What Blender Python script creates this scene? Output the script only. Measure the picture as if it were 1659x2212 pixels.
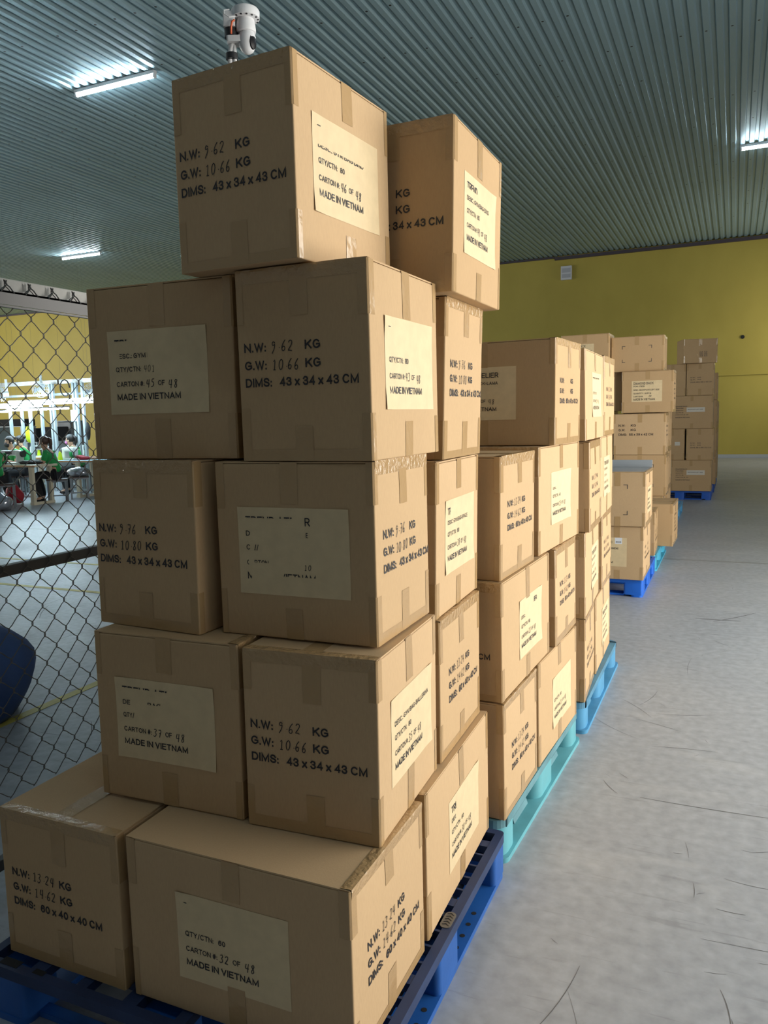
import bpy, bmesh, math, random
from mathutils import Vector, Matrix, noise
random.seed(7)
for o in list(bpy.data.objects):
    bpy.data.objects.remove(o)
SC = bpy.context.scene
COL = SC.collection
PI = math.pi

# ------------------------------------------------------------------ camera
CAM_H = 1.50828
F_PX = 1689.14
R_ = Vector((0.913409, 0.406237, -0.025605))
U_ = Vector((-0.026047, 0.121110, 0.992297))
W_ = Vector((-0.406209, 0.905706, -0.121204))
cd = bpy.data.cameras.new('camera')
cam = bpy.data.objects.new('camera', cd)
COL.objects.link(cam)
cd.sensor_fit = 'VERTICAL'
cd.sensor_height = 36.0
cd.lens = F_PX / 2212.0 * 36.0
cd.clip_start = 0.05
cd.clip_end = 200
m = Matrix((R_, U_, -W_)).transposed().to_4x4()
m.translation = Vector((0, 0, CAM_H))
cam.matrix_world = m
SC.camera = cam


def px(u, v, y=None, x=None, z=None):
    """world point on the photograph's ray (u, v) at a chosen depth plane"""
    d = W_ + R_ * ((u - 829.5) / F_PX) - U_ * ((v - 1106.0) / F_PX)
    if y is not None:
        t = y / d.y
    elif x is not None:
        t = x / d.x
    else:
        t = (z - CAM_H) / d.z
    return Vector((0, 0, CAM_H)) + d * t


# ------------------------------------------------------------------ world, exposure
SC.view_settings.view_transform = 'Standard'
SC.view_settings.look = 'None'
SC.view_settings.gamma = 1.0
SC.view_settings.use_curve_mapping = False
SC.view_settings.exposure = 0.0
SKY = 7.8
world = bpy.data.worlds.new('sky')
SC.world = world
world.use_nodes = True
wn = world.node_tree.nodes
bg = wn.get('Background') or wn.new('ShaderNodeBackground')
bg.inputs['Color'].default_value = (1.0, 0.965, 0.885, 1)
bg.inputs['Strength'].default_value = SKY
# daylight comes in through the loading door in the right wall and two unseen bands added to brighten the hall
DOOR_X, DOOR_Y0, DOOR_Y1, DOOR_H = 3.3, 1.6, 7.6, 3.7
BAND_R = (22.0, 25.0, 2.4, 4.4)        # y0, y1, z0, z1 of an unseen opening added in the right wall
BAND_L = (0.0, 21.5, 0.9, 6.1)        # another added opening, in the left wall
WALL_L = -34.0


def portal(name, x, y0, y1, z0, z1, facing):
    l = bpy.data.lights.new(name, 'AREA')
    l.shape = 'RECTANGLE'
    l.size = y1 - y0
    l.size_y = z1 - z0
    l.cycles.is_portal = True
    o = bpy.data.objects.new(name, l)
    COL.objects.link(o)
    o.location = (x, (y0 + y1) / 2, (z0 + z1) / 2)
    o.rotation_euler = (PI / 2, 0, PI / 2 if facing < 0 else -PI / 2)


portal('door_daylight', DOOR_X + 0.02, DOOR_Y0, DOOR_Y1, 0, DOOR_H, -1)
portal('added_band_right', DOOR_X + 0.02, *BAND_R, -1)
portal('added_band_left', WALL_L - 0.02, *BAND_L, 1)
SC.cycles.max_bounces = 6
SC.cycles.diffuse_bounces = 4
SC.cycles.glossy_bounces = 3
SC.cycles.transmission_bounces = 4
SC.cycles.caustics_reflective = False
SC.cycles.caustics_refractive = False


# ------------------------------------------------------------------ materials
def srgb(r, g, b):
    def f(c):
        c /= 255.0
        return c / 12.92 if c <= 0.04045 else ((c + 0.055) / 1.055) ** 2.4
    return (f(r), f(g), f(b), 1)


MATS = {}


def mat(name, col, rough=0.6, metal=0.0, var=0.0, scale=8.0, bump=0.0, bscale=60.0, emit=None, spec=0.5, alpha=None,
        stretch=None, coat=0.0):
    if name in MATS:
        return MATS[name]
    M = bpy.data.materials.new(name)
    M.use_nodes = True
    nt = M.node_tree
    N, L = nt.nodes, nt.links
    P = N['Principled BSDF']
    if len(col) == 3:
        col = (*col, 1)
    P.inputs['Base Color'].default_value = col
    P.inputs['Roughness'].default_value = rough
    P.inputs['Metallic'].default_value = metal
    P.inputs['Specular IOR Level'].default_value = spec
    P.inputs['Coat Weight'].default_value = coat
    if emit:
        P.inputs['Emission Color'].default_value = (*emit[0][:3], 1)
        P.inputs['Emission Strength'].default_value = emit[1]
    if alpha is not None:
        P.inputs['Alpha'].default_value = alpha
    if var or bump:
        tc = N.new('ShaderNodeTexCoord')
        mp = N.new('ShaderNodeMapping')
        L.new(tc.outputs['Object'], mp.inputs['Vector'])
        if stretch:
            mp.inputs['Scale'].default_value = stretch
    if var:
        nz = N.new('ShaderNodeTexNoise')
        nz.inputs['Scale'].default_value = scale
        nz.inputs['Detail'].default_value = 5
        L.new(mp.outputs['Vector'], nz.inputs['Vector'])
        cr = N.new('ShaderNodeValToRGB')
        cr.color_ramp.elements[0].position = 0.3
        cr.color_ramp.elements[1].position = 0.7
        cr.color_ramp.elements[0].color = tuple(c * (1 - var) for c in col[:3]) + (1,)
        cr.color_ramp.elements[1].color = tuple(min(1, c * (1 + var)) for c in col[:3]) + (1,)
        L.new(nz.outputs['Fac'], cr.inputs['Fac'])
        L.new(cr.outputs['Color'], P.inputs['Base Color'])
    if bump:
        nb = N.new('ShaderNodeTexNoise')
        nb.inputs['Scale'].default_value = bscale
        nb.inputs['Detail'].default_value = 3
        L.new(mp.outputs['Vector'], nb.inputs['Vector'])
        bp = N.new('ShaderNodeBump')
        bp.inputs['Strength'].default_value = bump
        bp.inputs['Distance'].default_value = 0.01
        L.new(nb.outputs['Fac'], bp.inputs['Height'])
        L.new(bp.outputs['Normal'], P.inputs['Normal'])
    MATS[name] = M
    return M


def kraft_mat(name, col, seed):
    M = mat(name, col, rough=0.72, spec=0.25)
    nt = M.node_tree
    N, L = nt.nodes, nt.links
    P = N['Principled BSDF']
    tc = N.new('ShaderNodeTexCoord')
    n1 = N.new('ShaderNodeTexNoise'); n1.inputs['Scale'].default_value = 3.0; n1.inputs['Detail'].default_value = 4
    mp = N.new('ShaderNodeMapping'); mp.inputs['Location'].default_value = (seed, seed * 2, 0)
    L.new(tc.outputs['Object'], mp.inputs['Vector'])
    L.new(mp.outputs['Vector'], n1.inputs['Vector'])
    n2 = N.new('ShaderNodeTexNoise'); n2.inputs['Scale'].default_value = 260.0; n2.inputs['Detail'].default_value = 3
    mp2 = N.new('ShaderNodeMapping'); mp2.inputs['Scale'].default_value = (1, 1, 0.25)
    L.new(mp.outputs['Vector'], mp2.inputs['Vector'])
    L.new(mp2.outputs['Vector'], n2.inputs['Vector'])
    ad = N.new('ShaderNodeMath'); ad.operation = 'MULTIPLY_ADD'
    ad.inputs[1].default_value = 0.5
    L.new(n1.outputs['Fac'], ad.inputs[0])
    ml = N.new('ShaderNodeMath'); ml.operation = 'MULTIPLY'; ml.inputs[1].default_value = 0.5
    L.new(n2.outputs['Fac'], ml.inputs[0])
    L.new(ml.outputs[0], ad.inputs[2])
    cr = N.new('ShaderNodeValToRGB')
    cr.color_ramp.elements[0].position = 0.32
    cr.color_ramp.elements[1].position = 0.68
    cr.color_ramp.elements[0].color = tuple(c * 0.945 for c in col[:3]) + (1,)
    cr.color_ramp.elements[1].color = tuple(min(1, c * 1.055) for c in col[:3]) + (1,)
    L.new(ad.outputs[0], cr.inputs['Fac'])
    L.new(cr.outputs['Color'], P.inputs['Base Color'])
    bp = N.new('ShaderNodeBump'); bp.inputs['Strength'].default_value = 0.12; bp.inputs['Distance'].default_value = 0.002
    L.new(n2.outputs['Fac'], bp.inputs['Height'])
    L.new(bp.outputs['Normal'], P.inputs['Normal'])
    return M


KRAFT = [kraft_mat('kraft_board', (0.500, 0.340, 0.186), 0.0), kraft_mat('kraft_board_light', (0.525, 0.360, 0.202), 5.3),
         kraft_mat('kraft_board_dark', (0.475, 0.315, 0.165), 11.1)]
TAPE = mat('packing_tape', (0.430, 0.280, 0.135), rough=0.2, spec=0.55, bump=0.28, bscale=26, stretch=(1, 1, 1))
CRINKLE = mat('crinkled_tape', (0.430, 0.280, 0.135), rough=0.10, spec=0.7, bump=0.55, bscale=60)
PAPER = mat('label_paper', (0.67, 0.525, 0.315), rough=0.55, spec=0.35, var=0.05, scale=30)
INK = mat('black_ink', (0.012, 0.011, 0.016), rough=0.5)
INKSOFT = mat('faded_ink', (0.085, 0.066, 0.055), rough=0.6)
PEN = mat('marker_pen', (0.022, 0.018, 0.018), rough=0.6)


# ------------------------------------------------------------------ mesh helpers
class MB:
    """collects shapes and links them as one mesh object"""

    def __init__(s):
        s.v = []; s.f = []; s.mi = []; s.cur = 0

    def add(s, vs, fs):
        b = len(s.v)
        s.v += [tuple(p) for p in vs]
        s.f += [tuple(i + b for i in f) for f in fs]
        s.mi += [s.cur] * len(fs)
        return s

    def box(s, x0, y0, z0, x1, y1, z1, bev=0.0, rot=None):
        if bev <= 0:
            vs = [(x0, y0, z0), (x1, y0, z0), (x1, y1, z0), (x0, y1, z0), (x0, y0, z1), (x1, y0, z1), (x1, y1, z1), (x0, y1, z1)]
            fs = [(0, 3, 2, 1), (4, 5, 6, 7), (0, 1, 5, 4), (1, 2, 6, 5), (2, 3, 7, 6), (3, 0, 4, 7)]
        else:
            bm = bmesh.new()
            bmesh.ops.create_cube(bm, size=1)
            for q in bm.verts:
                q.co = Vector(((x0 + x1) / 2 + q.co.x * (x1 - x0), (y0 + y1) / 2 + q.co.y * (y1 - y0), (z0 + z1) / 2 + q.co.z * (z1 - z0)))
            bmesh.ops.bevel(bm, geom=bm.edges[:], offset=bev, segments=2, affect='EDGES', profile=0.5)
            bm.verts.index_update()
            vs = [q.co.copy() for q in bm.verts]
            fs = [[q.index for q in f.verts] for f in bm.faces]
            bm.free()
        if rot is not None:
            vs = [rot @ Vector(q) for q in vs]
        return s.add(vs, fs)

    def vbox(s, x0, y0, z0, x1, y1, z1, r, n=5):
        """box with rounded vertical edges"""
        ring = []
        for cx, cy, a0 in ((x1 - r, y1 - r, 0), (x0 + r, y1 - r, 90), (x0 + r, y0 + r, 180), (x1 - r, y0 + r, 270)):
            for k in range(n + 1):
                a = math.radians(a0 + 90 * k / n)
                ring.append((cx + r * math.cos(a), cy + r * math.sin(a)))
        c = len(ring)
        vs = [(a, b, z0) for a, b in ring] + [(a, b, z1) for a, b in ring]
        fs = [tuple(range(c))[::-1], tuple(range(c, 2 * c))] + [(k, (k + 1) % c, c + (k + 1) % c, c + k) for k in range(c)]
        return s.add(vs, fs)

    def tube(s, pts, r, n=8, cap=True):
        pts = [Vector(p) for p in pts]
        rs = r if isinstance(r, (list, tuple)) else [r] * len(pts)
        vs = []
        prev = None
        for i, p in enumerate(pts):
            t = (pts[min(i + 1, len(pts) - 1)] - pts[max(i - 1, 0)]).normalized()
            if prev is None:
                a = t.orthogonal().normalized()
            else:
                a = prev - t * prev.dot(t)
                a = a.normalized() if a.length > 1e-6 else t.orthogonal().normalized()
            prev = a
            b = t.cross(a)
            for k in range(n):
                g = 2 * PI * k / n
                vs.append(p + (a * math.cos(g) + b * math.sin(g)) * rs[i])
        fs = []
        for i in range(len(pts) - 1):
            for k in range(n):
                fs.append((i * n + k, i * n + (k + 1) % n, (i + 1) * n + (k + 1) % n, (i + 1) * n + k))
        if cap:
            fs.append(tuple(range(n))[::-1])
            fs.append(tuple(range((len(pts) - 1) * n, len(pts) * n)))
        return s.add(vs, fs)

    def cyl(s, a, b, r, n=16, r2=None):
        return s.tube([a, b], [r, r if r2 is None else r2], n)

    def lathe(s, prof, axis_pt=(0, 0, 0), n=24, M=None):
        vs = []
        for r, z in prof:
            for k in range(n):
                g = 2 * PI * k / n
                p = Vector((r * math.cos(g), r * math.sin(g), z))
                if M is not None:
                    p = M @ p
                vs.append(p + Vector(axis_pt))
        fs = []
        for i in range(len(prof) - 1):
            for k in range(n):
                fs.append((i * n + k, i * n + (k + 1) % n, (i + 1) * n + (k + 1) % n, (i + 1) * n + k))
        fs.append(tuple(range(n))[::-1])
        fs.append(tuple(range((len(prof) - 1) * n, len(prof) * n)))
        return s.add(vs, fs)

    def ball(s, c, rx, ry=None, rz=None, n=16, m_=10, bumpy=0.0, sc=6.0, floor=None):
        ry = ry or rx; rz = rz or rx
        c = Vector(c)
        vs = [c + Vector((0, 0, -rz))]
        for i in range(1, m_):
            t = -PI / 2 + PI * i / m_
            for k in range(n):
                g = 2 * PI * k / n
                vs.append(c + Vector((rx * math.cos(t) * math.cos(g), ry * math.cos(t) * math.sin(g), rz * math.sin(t))))
        vs.append(c + Vector((0, 0, rz)))
        if bumpy:
            vs = [c + (q - c) * (1 + bumpy * noise.noise(q * sc)) for q in vs]
        if floor is not None:
            for q in vs:
                q.z = max(q.z, floor)
        fs = []
        for k in range(n):
            fs.append((0, 1 + (k + 1) % n, 1 + k))
            for i in range(m_ - 2):
                a = 1 + i * n
                fs.append((a + k, a + (k + 1) % n, a + n + (k + 1) % n, a + n + k))
            a = 1 + (m_ - 2) * n
            fs.append((a + k, a + (k + 1) % n, len(vs) - 1))
        return s.add(vs, fs)

    def build(s, name, material, parent=None, smooth=False, loc=None, **tags):
        me = bpy.data.meshes.new(name)
        me.from_pydata([tuple(p) for p in s.v], [], s.f)
        ms = material if isinstance(material, (list, tuple)) else [material]
        for q in ms:
            me.materials.append(q)
        if len(ms) > 1:
            me.polygons.foreach_set('material_index', s.mi)
        if smooth:
            me.shade_smooth()
            if smooth != 'all':
                me.set_sharp_from_angle(angle=math.radians(40))
        me.update()
        o = bpy.data.objects.new(name, me)
        COL.objects.link(o)
        if parent is not None:
            o.parent = parent
        if loc is not None:
            o.location = loc
        for k, q in tags.items():
            if q:
                o[k] = q
        return o


def thing(name, label, category, loc=(0, 0, 0), rz=0.0, group=None):
    o = bpy.data.objects.new(name, None)
    COL.objects.link(o)
    o.empty_display_size = 0.1
    o.location = loc
    o.rotation_euler = (0, 0, rz)
    o['label'] = label
    o['category'] = category
    if group:
        o['group'] = group
    return o


def struct(mb, name, material, **k):
    return mb.build(name, material, kind='structure', **k)


# ------------------------------------------------------------------ setting
def floor_mat():
    M = mat('polished_concrete', (0.36, 0.365, 0.36), rough=0.38, spec=0.5)
    nt = M.node_tree
    N, L = nt.nodes, nt.links
    P = N['Principled BSDF']
    tc = N.new('ShaderNodeTexCoord')

    def noise_(sc, det, stretch=(1, 1, 1), rot=0.0, dist=0.0):
        mp = N.new('ShaderNodeMapping')
        mp.inputs['Scale'].default_value = stretch
        mp.inputs['Rotation'].default_value = (0, 0, rot)
        L.new(tc.outputs['Object'], mp.inputs['Vector'])
        n = N.new('ShaderNodeTexNoise')
        n.inputs['Scale'].default_value = sc
        n.inputs['Detail'].default_value = det
        n.inputs['Distortion'].default_value = dist
        L.new(mp.outputs['Vector'], n.inputs['Vector'])
        return n.outputs['Fac']

    def ramp(fac, p0, p1, c0, c1):
        r = N.new('ShaderNodeValToRGB')
        r.color_ramp.elements[0].position = p0
        r.color_ramp.elements[1].position = p1
        r.color_ramp.elements[0].color = c0
        r.color_ramp.elements[1].color = c1
        L.new(fac, r.inputs['Fac'])
        return r.outputs['Color']

    def mix(a, b, fac, mode='MIX'):
        x = N.new('ShaderNodeMix')
        x.data_type = 'RGBA'
        x.blend_type = mode
        if isinstance(fac, float):
            x.inputs[0].default_value = fac
        else:
            L.new(fac, x.inputs[0])
        L.new(a, x.inputs[6])
        if isinstance(b, tuple):
            x.inputs[7].default_value = b
        else:
            L.new(b, x.inputs[7])
        return x.outputs[2]

    base = ramp(noise_(0.9, 6, dist=0.6), 0.3, 0.72, (0.338, 0.362, 0.402, 1), (0.372, 0.395, 0.432, 1))
    fine = ramp(noise_(22, 8), 0.3, 0.72, (0.82, 0.82, 0.82, 1), (1.10, 1.10, 1.10, 1))
    c = mix(base, fine, 1.0, 'MULTIPLY')
    # fine dark scuffs in two directions
    for rot, sc, st, a, b, w in ((0.35, 3.2, (1, 12, 1), 0.665, 0.69, 0.22), (-0.5, 3.6, (1, 14, 1), 0.67, 0.69, 0.22), (1.3, 2.6, (1, 13, 1), 0.67, 0.69, 0.2), (0.9, 5.0, (1, 16, 1), 0.68, 0.70, 0.2)):
        s = ramp(noise_(sc, 7, st, rot, 0.25), a, b, (0, 0, 0, 1), (1, 1, 1, 1))
        v = N.new('ShaderNodeMath'); v.operation = 'MULTIPLY'; v.inputs[1].default_value = w
        L.new(s, v.inputs[0])
        c = mix(c, (0.16, 0.16, 0.165, 1), v.outputs[0])
    # pale smears
    s = ramp(noise_(1.3, 5, (1, 3, 1), 0.1, 0.5), 0.6, 0.72, (0, 0, 0, 1), (0.25, 0.25, 0.25, 1))
    c = mix(c, (0.56, 0.57, 0.58, 1), s)
    # saw-cut joint across the aisle
    sx = N.new('ShaderNodeSeparateXYZ')
    L.new(tc.outputs['Object'], sx.inputs[0])
    d = N.new('ShaderNodeMath'); d.operation = 'SUBTRACT'; d.inputs[1].default_value = 8.3
    L.new(sx.outputs['Y'], d.inputs[0])
    ab = N.new('ShaderNodeMath'); ab.operation = 'ABSOLUTE'; L.new(d.outputs[0], ab.inputs[0])
    lt = N.new('ShaderNodeMath'); lt.operation = 'LESS_THAN'; lt.inputs[1].default_value = 0.03
    L.new(ab.outputs[0], lt.inputs[0])
    lm_ = N.new('ShaderNodeMath'); lm_.operation = 'MULTIPLY'; lm_.inputs[1].default_value = 0.55
    L.new(lt.outputs[0], lm_.inputs[0])
    c = mix(c, (0.17, 0.17, 0.17, 1), lm_.outputs[0])
    L.new(c, P.inputs['Base Color'])
    rr = N.new('ShaderNodeMapRange')
    rr.inputs['To Min'].default_value = 0.30
    rr.inputs['To Max'].default_value = 0.52
    L.new(noise_(2.5, 5), rr.inputs['Value'])
    L.new(rr.outputs[0], P.inputs['Roughness'])
    return M


def wall_mat():
    M = mat('ochre_wall_paint', (0.42, 0.34, 0.075), rough=0.55, spec=0.35)
    nt = M.node_tree
    N, L = nt.nodes, nt.links
    P = N['Principled BSDF']
    tc = N.new('ShaderNodeTexCoord')
    mp = N.new('ShaderNodeMapping'); mp.inputs['Scale'].default_value = (1, 1, 0.6)
    L.new(tc.outputs['Object'], mp.inputs['Vector'])
    n = N.new('ShaderNodeTexNoise'); n.inputs['Scale'].default_value = 1.1; n.inputs['Detail'].default_value = 6
    L.new(mp.outputs['Vector'], n.inputs['Vector'])
    cr = N.new('ShaderNodeValToRGB')
    cr.color_ramp.elements[0].position = 0.3; cr.color_ramp.elements[1].position = 0.75
    cr.color_ramp.elements[0].color = (0.42, 0.335, 0.065, 1); cr.color_ramp.elements[1].color = (0.475, 0.38, 0.078, 1)
    L.new(n.outputs['Fac'], cr.inputs['Fac'])
    L.new(cr.outputs['Color'], P.inputs['Base Color'])
    return M


def ceiling_mat():
    M = mat('galvanised_sheet', (0.33, 0.40, 0.41), rough=0.42, metal=0.35, spec=0.5)
    nt = M.node_tree
    N, L = nt.nodes, nt.links
    P = N['Principled BSDF']
    tc = N.new('ShaderNodeTexCoord')
    n = N.new('ShaderNodeTexNoise'); n.inputs['Scale'].default_value = 0.6; n.inputs['Detail'].default_value = 4
    mp = N.new('ShaderNodeMapping'); mp.inputs['Scale'].default_value = (3, 0.5, 1)
    L.new(tc.outputs['Object'], mp.inputs['Vector']); L.new(mp.outputs['Vector'], n.inputs['Vector'])
    cr = N.new('ShaderNodeValToRGB')
    cr.color_ramp.elements[0].position = 0.3; cr.color_ramp.elements[1].position = 0.75
    cr.color_ramp.elements[0].color = (0.265, 0.385, 0.43, 1); cr.color_ramp.elements[1].color = (0.315, 0.45, 0.50, 1)
    L.new(n.outputs['Fac'], cr.inputs['Fac'])
    # roofing screws: small dark dots in rows under the purlins
    sx = N.new('ShaderNodeSeparateXYZ'); L.new(tc.outputs['Object'], sx.inputs[0])

    def cell(axis, size):
        a = N.new('ShaderNodeMath'); a.operation = 'DIVIDE'; a.inputs[1].default_value = size
        L.new(sx.outputs[axis], a.inputs[0])
        fr = N.new('ShaderNodeMath'); fr.operation = 'FRACT'; L.new(a.outputs[0], fr.inputs[0])
        s = N.new('ShaderNodeMath'); s.operation = 'SUBTRACT'; s.inputs[1].default_value = 0.5; L.new(fr.outputs[0], s.inputs[0])
        mu = N.new('ShaderNodeMath'); mu.operation = 'MULTIPLY'; mu.inputs[1].default_value = size; L.new(s.outputs[0], mu.inputs[0])
        fl = N.new('ShaderNodeMath'); fl.operation = 'FLOOR'; L.new(a.outputs[0], fl.inputs[0])
        return mu.outputs[0], fl.outputs[0]
    dx, ix = cell('X', 0.316)
    dy, iy = cell('Y', 1.25)
    v = N.new('ShaderNodeCombineXYZ'); L.new(dx, v.inputs[0]); L.new(dy, v.inputs[1])
    ln = N.new('ShaderNodeVectorMath'); ln.operation = 'LENGTH'; L.new(v.outputs[0], ln.inputs[0])
    lt = N.new('ShaderNodeMath'); lt.operation = 'LESS_THAN'; lt.inputs[1].default_value = 0.017; L.new(ln.outputs['Value'], lt.inputs[0])
    iv = N.new('ShaderNodeCombineXYZ'); L.new(ix, iv.inputs[0]); L.new(iy, iv.inputs[1])
    wn_ = N.new('ShaderNodeTexWhiteNoise'); wn_.noise_dimensions = '2D'; L.new(iv.outputs[0], wn_.inputs['Vector'])
    keep = N.new('ShaderNodeMath'); keep.operation = 'LESS_THAN'; keep.inputs[1].default_value = 0.6; L.new(wn_.outputs['Value'], keep.inputs[0])
    an = N.new('ShaderNodeMath'); an.operation = 'MULTIPLY'; L.new(lt.outputs[0], an.inputs[0]); L.new(keep.outputs[0], an.inputs[1])
    mx = N.new('ShaderNodeMix'); mx.data_type = 'RGBA'
    L.new(an.outputs[0], mx.inputs[0]); L.new(cr.outputs['Color'], mx.inputs[6]); mx.inputs[7].default_value = (0.01, 0.01, 0.01, 1)
    L.new(mx.outputs[2], P.inputs['Base Color'])
    return M


WALL = wall_mat()
X0, X1, Y0, Y1, ZC = -34.0, DOOR_X, -4.0, 26.0, 6.46
struct(MB().box(X0 - 0.2, Y0 - 0.2, -0.1, X1 + 0.2, Y1 + 0.2, 0), 'floor', floor_mat())
# back wall: thicker masonry up to the ledge
struct(MB().box(X0 - 0.2, Y1, 0, X1 + 0.2, Y1 + 0.2, ZC + 0.1), 'wall_back', WALL)
struct(MB().box(X0, Y1 - 0.03, 0.001, X1, Y1, 2.46), 'wall_back_lower', WALL)
GREYW = mat('grey_render', (.36, .375, .39), rough=.7, var=.1, scale=2)


def pierced(x0, x1, y0, y1, holes):
    """wall slab along y with rectangular openings (y0, y1, z0, z1), sorted along y"""
    mb = MB()
    top = ZC + 0.1
    y = y0
    for a, b, c, d in holes:
        mb.box(x0, y, 0, x1, a, top)
        if c > 0:
            mb.box(x0, a, 0, x1, b, c)
        mb.box(x0, a, d, x1, b, top)
        y = b
    mb.box(x0, y, 0, x1, y1, top)
    return mb


struct(pierced(X0 - 0.2, X0, Y0, Y1, [BAND_L]), 'wall_left', WALL)
struct(MB().box(X0 - 0.2, Y0 - 0.2, 0, X1 + 0.2, Y0, ZC + 0.1), 'wall_front', GREYW)
struct(pierced(X1, X1 + 0.2, Y0, Y1, [(DOOR_Y0, DOOR_Y1, 0, DOOR_H), BAND_R]), 'wall_right', GREYW)
struct(MB().box(X0, Y1 - 0.075, 0.001, X1, Y1 - 0.031, 0.10), 'baseboard_back', mat('pale_skirting', (0.42, 0.44, 0.45), rough=0.5))
struct(MB().box(X0, Y1 - 0.075, 2.46, X1, Y1 - 0.001, 2.50), 'trim_3', WALL)
# dark flashing where the roof sheets meet the back wall
fl = mat('dark_flashing', (0.055, 0.042, 0.055), rough=0.5)
struct(MB().box(-5.4, Y1 - 0.10, ZC - 0.12, X1, Y1 - 0.002, ZC - 0.03), 'trim_1', fl)
struct(MB().box(X0, Y1 - 0.06, ZC - 0.06, -5.42, Y1 - 0.002, ZC - 0.005), 'trim_2', fl)
# corrugated roof sheets, ribs along the hall
PITCH, RIB = 0.158, 0.032
cm = MB()
prof = []
x = X0
while x < X1 + 0.2:
    for dx_, dz in ((0.0, 0.0), (0.072, 0.0), (0.090, RIB), (0.140, RIB)):
        prof.append((x + dx_, ZC + dz))
    x += PITCH
vs = [(a, Y0 - 0.2, b) for a, b in prof] + [(a, Y1 + 0.15, b) for a, b in prof]
n_ = len(prof)
cm.add(vs, [(k, k + 1, n_ + k + 1, n_ + k) for k in range(n_ - 1)])
struct(cm, 'ceiling', ceiling_mat())
struct(MB().box(X0 - 0.2, Y0 - 0.2, ZC + 0.12, X1 + 0.2, Y1 + 0.2, ZC + 0.2), 'ceiling_roof', mat('roof_outer', (0.3, 0.3, 0.3)))
# yellow lane lines beyond the fence
ym = mat('yellow_floor_paint', (0.50, 0.43, 0.09), rough=0.5, var=0.15, scale=9)


def lane(x0, y0, x1, y1, label):
    o = MB().box(x0, y0, 0.0003, x1, y1, 0.002).build('floor_line', ym)
    o['label'] = label; o['category'] = 'floor marking'


lane(-3.40, 1.2, -3.34, 5.9, 'yellow painted lane line running along the floor just beyond the chain-link fence')
lane(-11.0, 5.22, -3.42, 5.28, 'nearer of two faint yellow lines crossing the grey floor towards the sewing tables')
lane(-11.0, 6.29, -5.9, 6.34, 'farther of two faint yellow lines crossing the grey floor towards the sewing tables')

# scratches and tyre scuffs on the aisle floor
sc_m = mat('scratch_mark', (.13, .13, .135), rough=.6)
rs = random.Random(4)
mb = MB()


def scratch(x, y, a, ln, w_, bend):
    n = 8
    vs = []
    px_, py_ = x, y
    for k in range(n + 1):
        d = a + bend * (k / n - .5)
        t = w_ * (0.25 + math.sin(PI * (k + .5) / (n + 1)))
        vs += [(px_ - math.sin(d) * t / 2, py_ + math.cos(d) * t / 2, .0006), (px_ + math.sin(d) * t / 2, py_ - math.cos(d) * t / 2, .0006)]
        px_ += math.cos(d) * ln / n
        py_ += math.sin(d) * ln / n
    mb.add(vs, [(2 * k, 2 * k + 1, 2 * k + 3, 2 * k + 2) for k in range(n)])


for k in range(150):
    y = 1.1 + 8.5 * rs.random() ** 1.5
    scratch(rs.uniform(-.55, .45 + .12 * y), y, rs.uniform(0, 2 * PI), .03 + .35 * rs.random() ** 3, rs.uniform(.0008, .0022), rs.uniform(-.5, .5))
for k in range(60):
    scratch(rs.uniform(-9, -2.6), rs.uniform(2.2, 8.5), rs.uniform(0, 2 * PI), .05 + .5 * rs.random() ** 2, rs.uniform(.002, .006), rs.uniform(-.6, .6))
for a in ((-.45, 1.62, .25, 1.6, .0018, .1), (-.3, 1.42, .55, .6, .0014, .1), (.22, 1.75, 1.6, .5, .001, .2), (-.05, 2.25, .1, .9, .002, .1), (-.30, 3.05, .02, .5, .003, .1), (-.22, 5.95, .05, .30, .012, .1), (-.10, 5.9, .9, .45, .008, .2)):
    scratch(*a)
o = mb.build('floor_scratches', sc_m, kind='stuff')
o['label'] = 'thin dark scratches scattered over the grey concrete floor of the aisle'; o['category'] = 'scratches'

# things on the back wall
eb = thing('wall_box', 'small white box with two slots high on the yellow back wall', 'wall box', (-5.03, Y1 - 0.005, 5.70))
MB().box(-0.17, -0.09, 0, 0.17, 0, 0.43, 0.008).build('housing', mat('off_white_plastic', (0.62, 0.63, 0.66), rough=0.4), eb)
MB().box(-0.14, -0.094, 0.22, 0.14, -0.0895, 0.36).build('upper_panel', mat('pale_grey', (0.42, 0.43, 0.47), rough=0.4), eb)
MB().box(-0.14, -0.094, 0.06, 0.14, -0.0895, 0.18).build('lower_panel', mat('pale_grey', (0.42, 0.43, 0.47), rough=0.4), eb)
hp = MB().lathe([(0.055, 0.0), (0.055, 0.025), (0.04, 0.028)], (0, 0, 0), 18, Matrix.Rotation(PI / 2, 4, 'X')).build(
    'wall_hole', mat('black_hole', (0.01, 0.01, 0.01), rough=0.8), smooth=True, loc=(0.16, Y1 - 0.005, 3.58))
hp['label'] = 'round dark hole in the yellow back wall above the far cartons'; hp['category'] = 'hole'  # a black disc stands for the dark hole in the wall


# ------------------------------------------------------------------ ceiling tube lights
TUBE = mat('tube_light', (0.9, 0.95, 1.0), emit=((0.78, 0.93, 1.0), 66.0))
WHITEM = mat('white_enamel', (0.72, 0.74, 0.76), rough=0.35)


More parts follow.
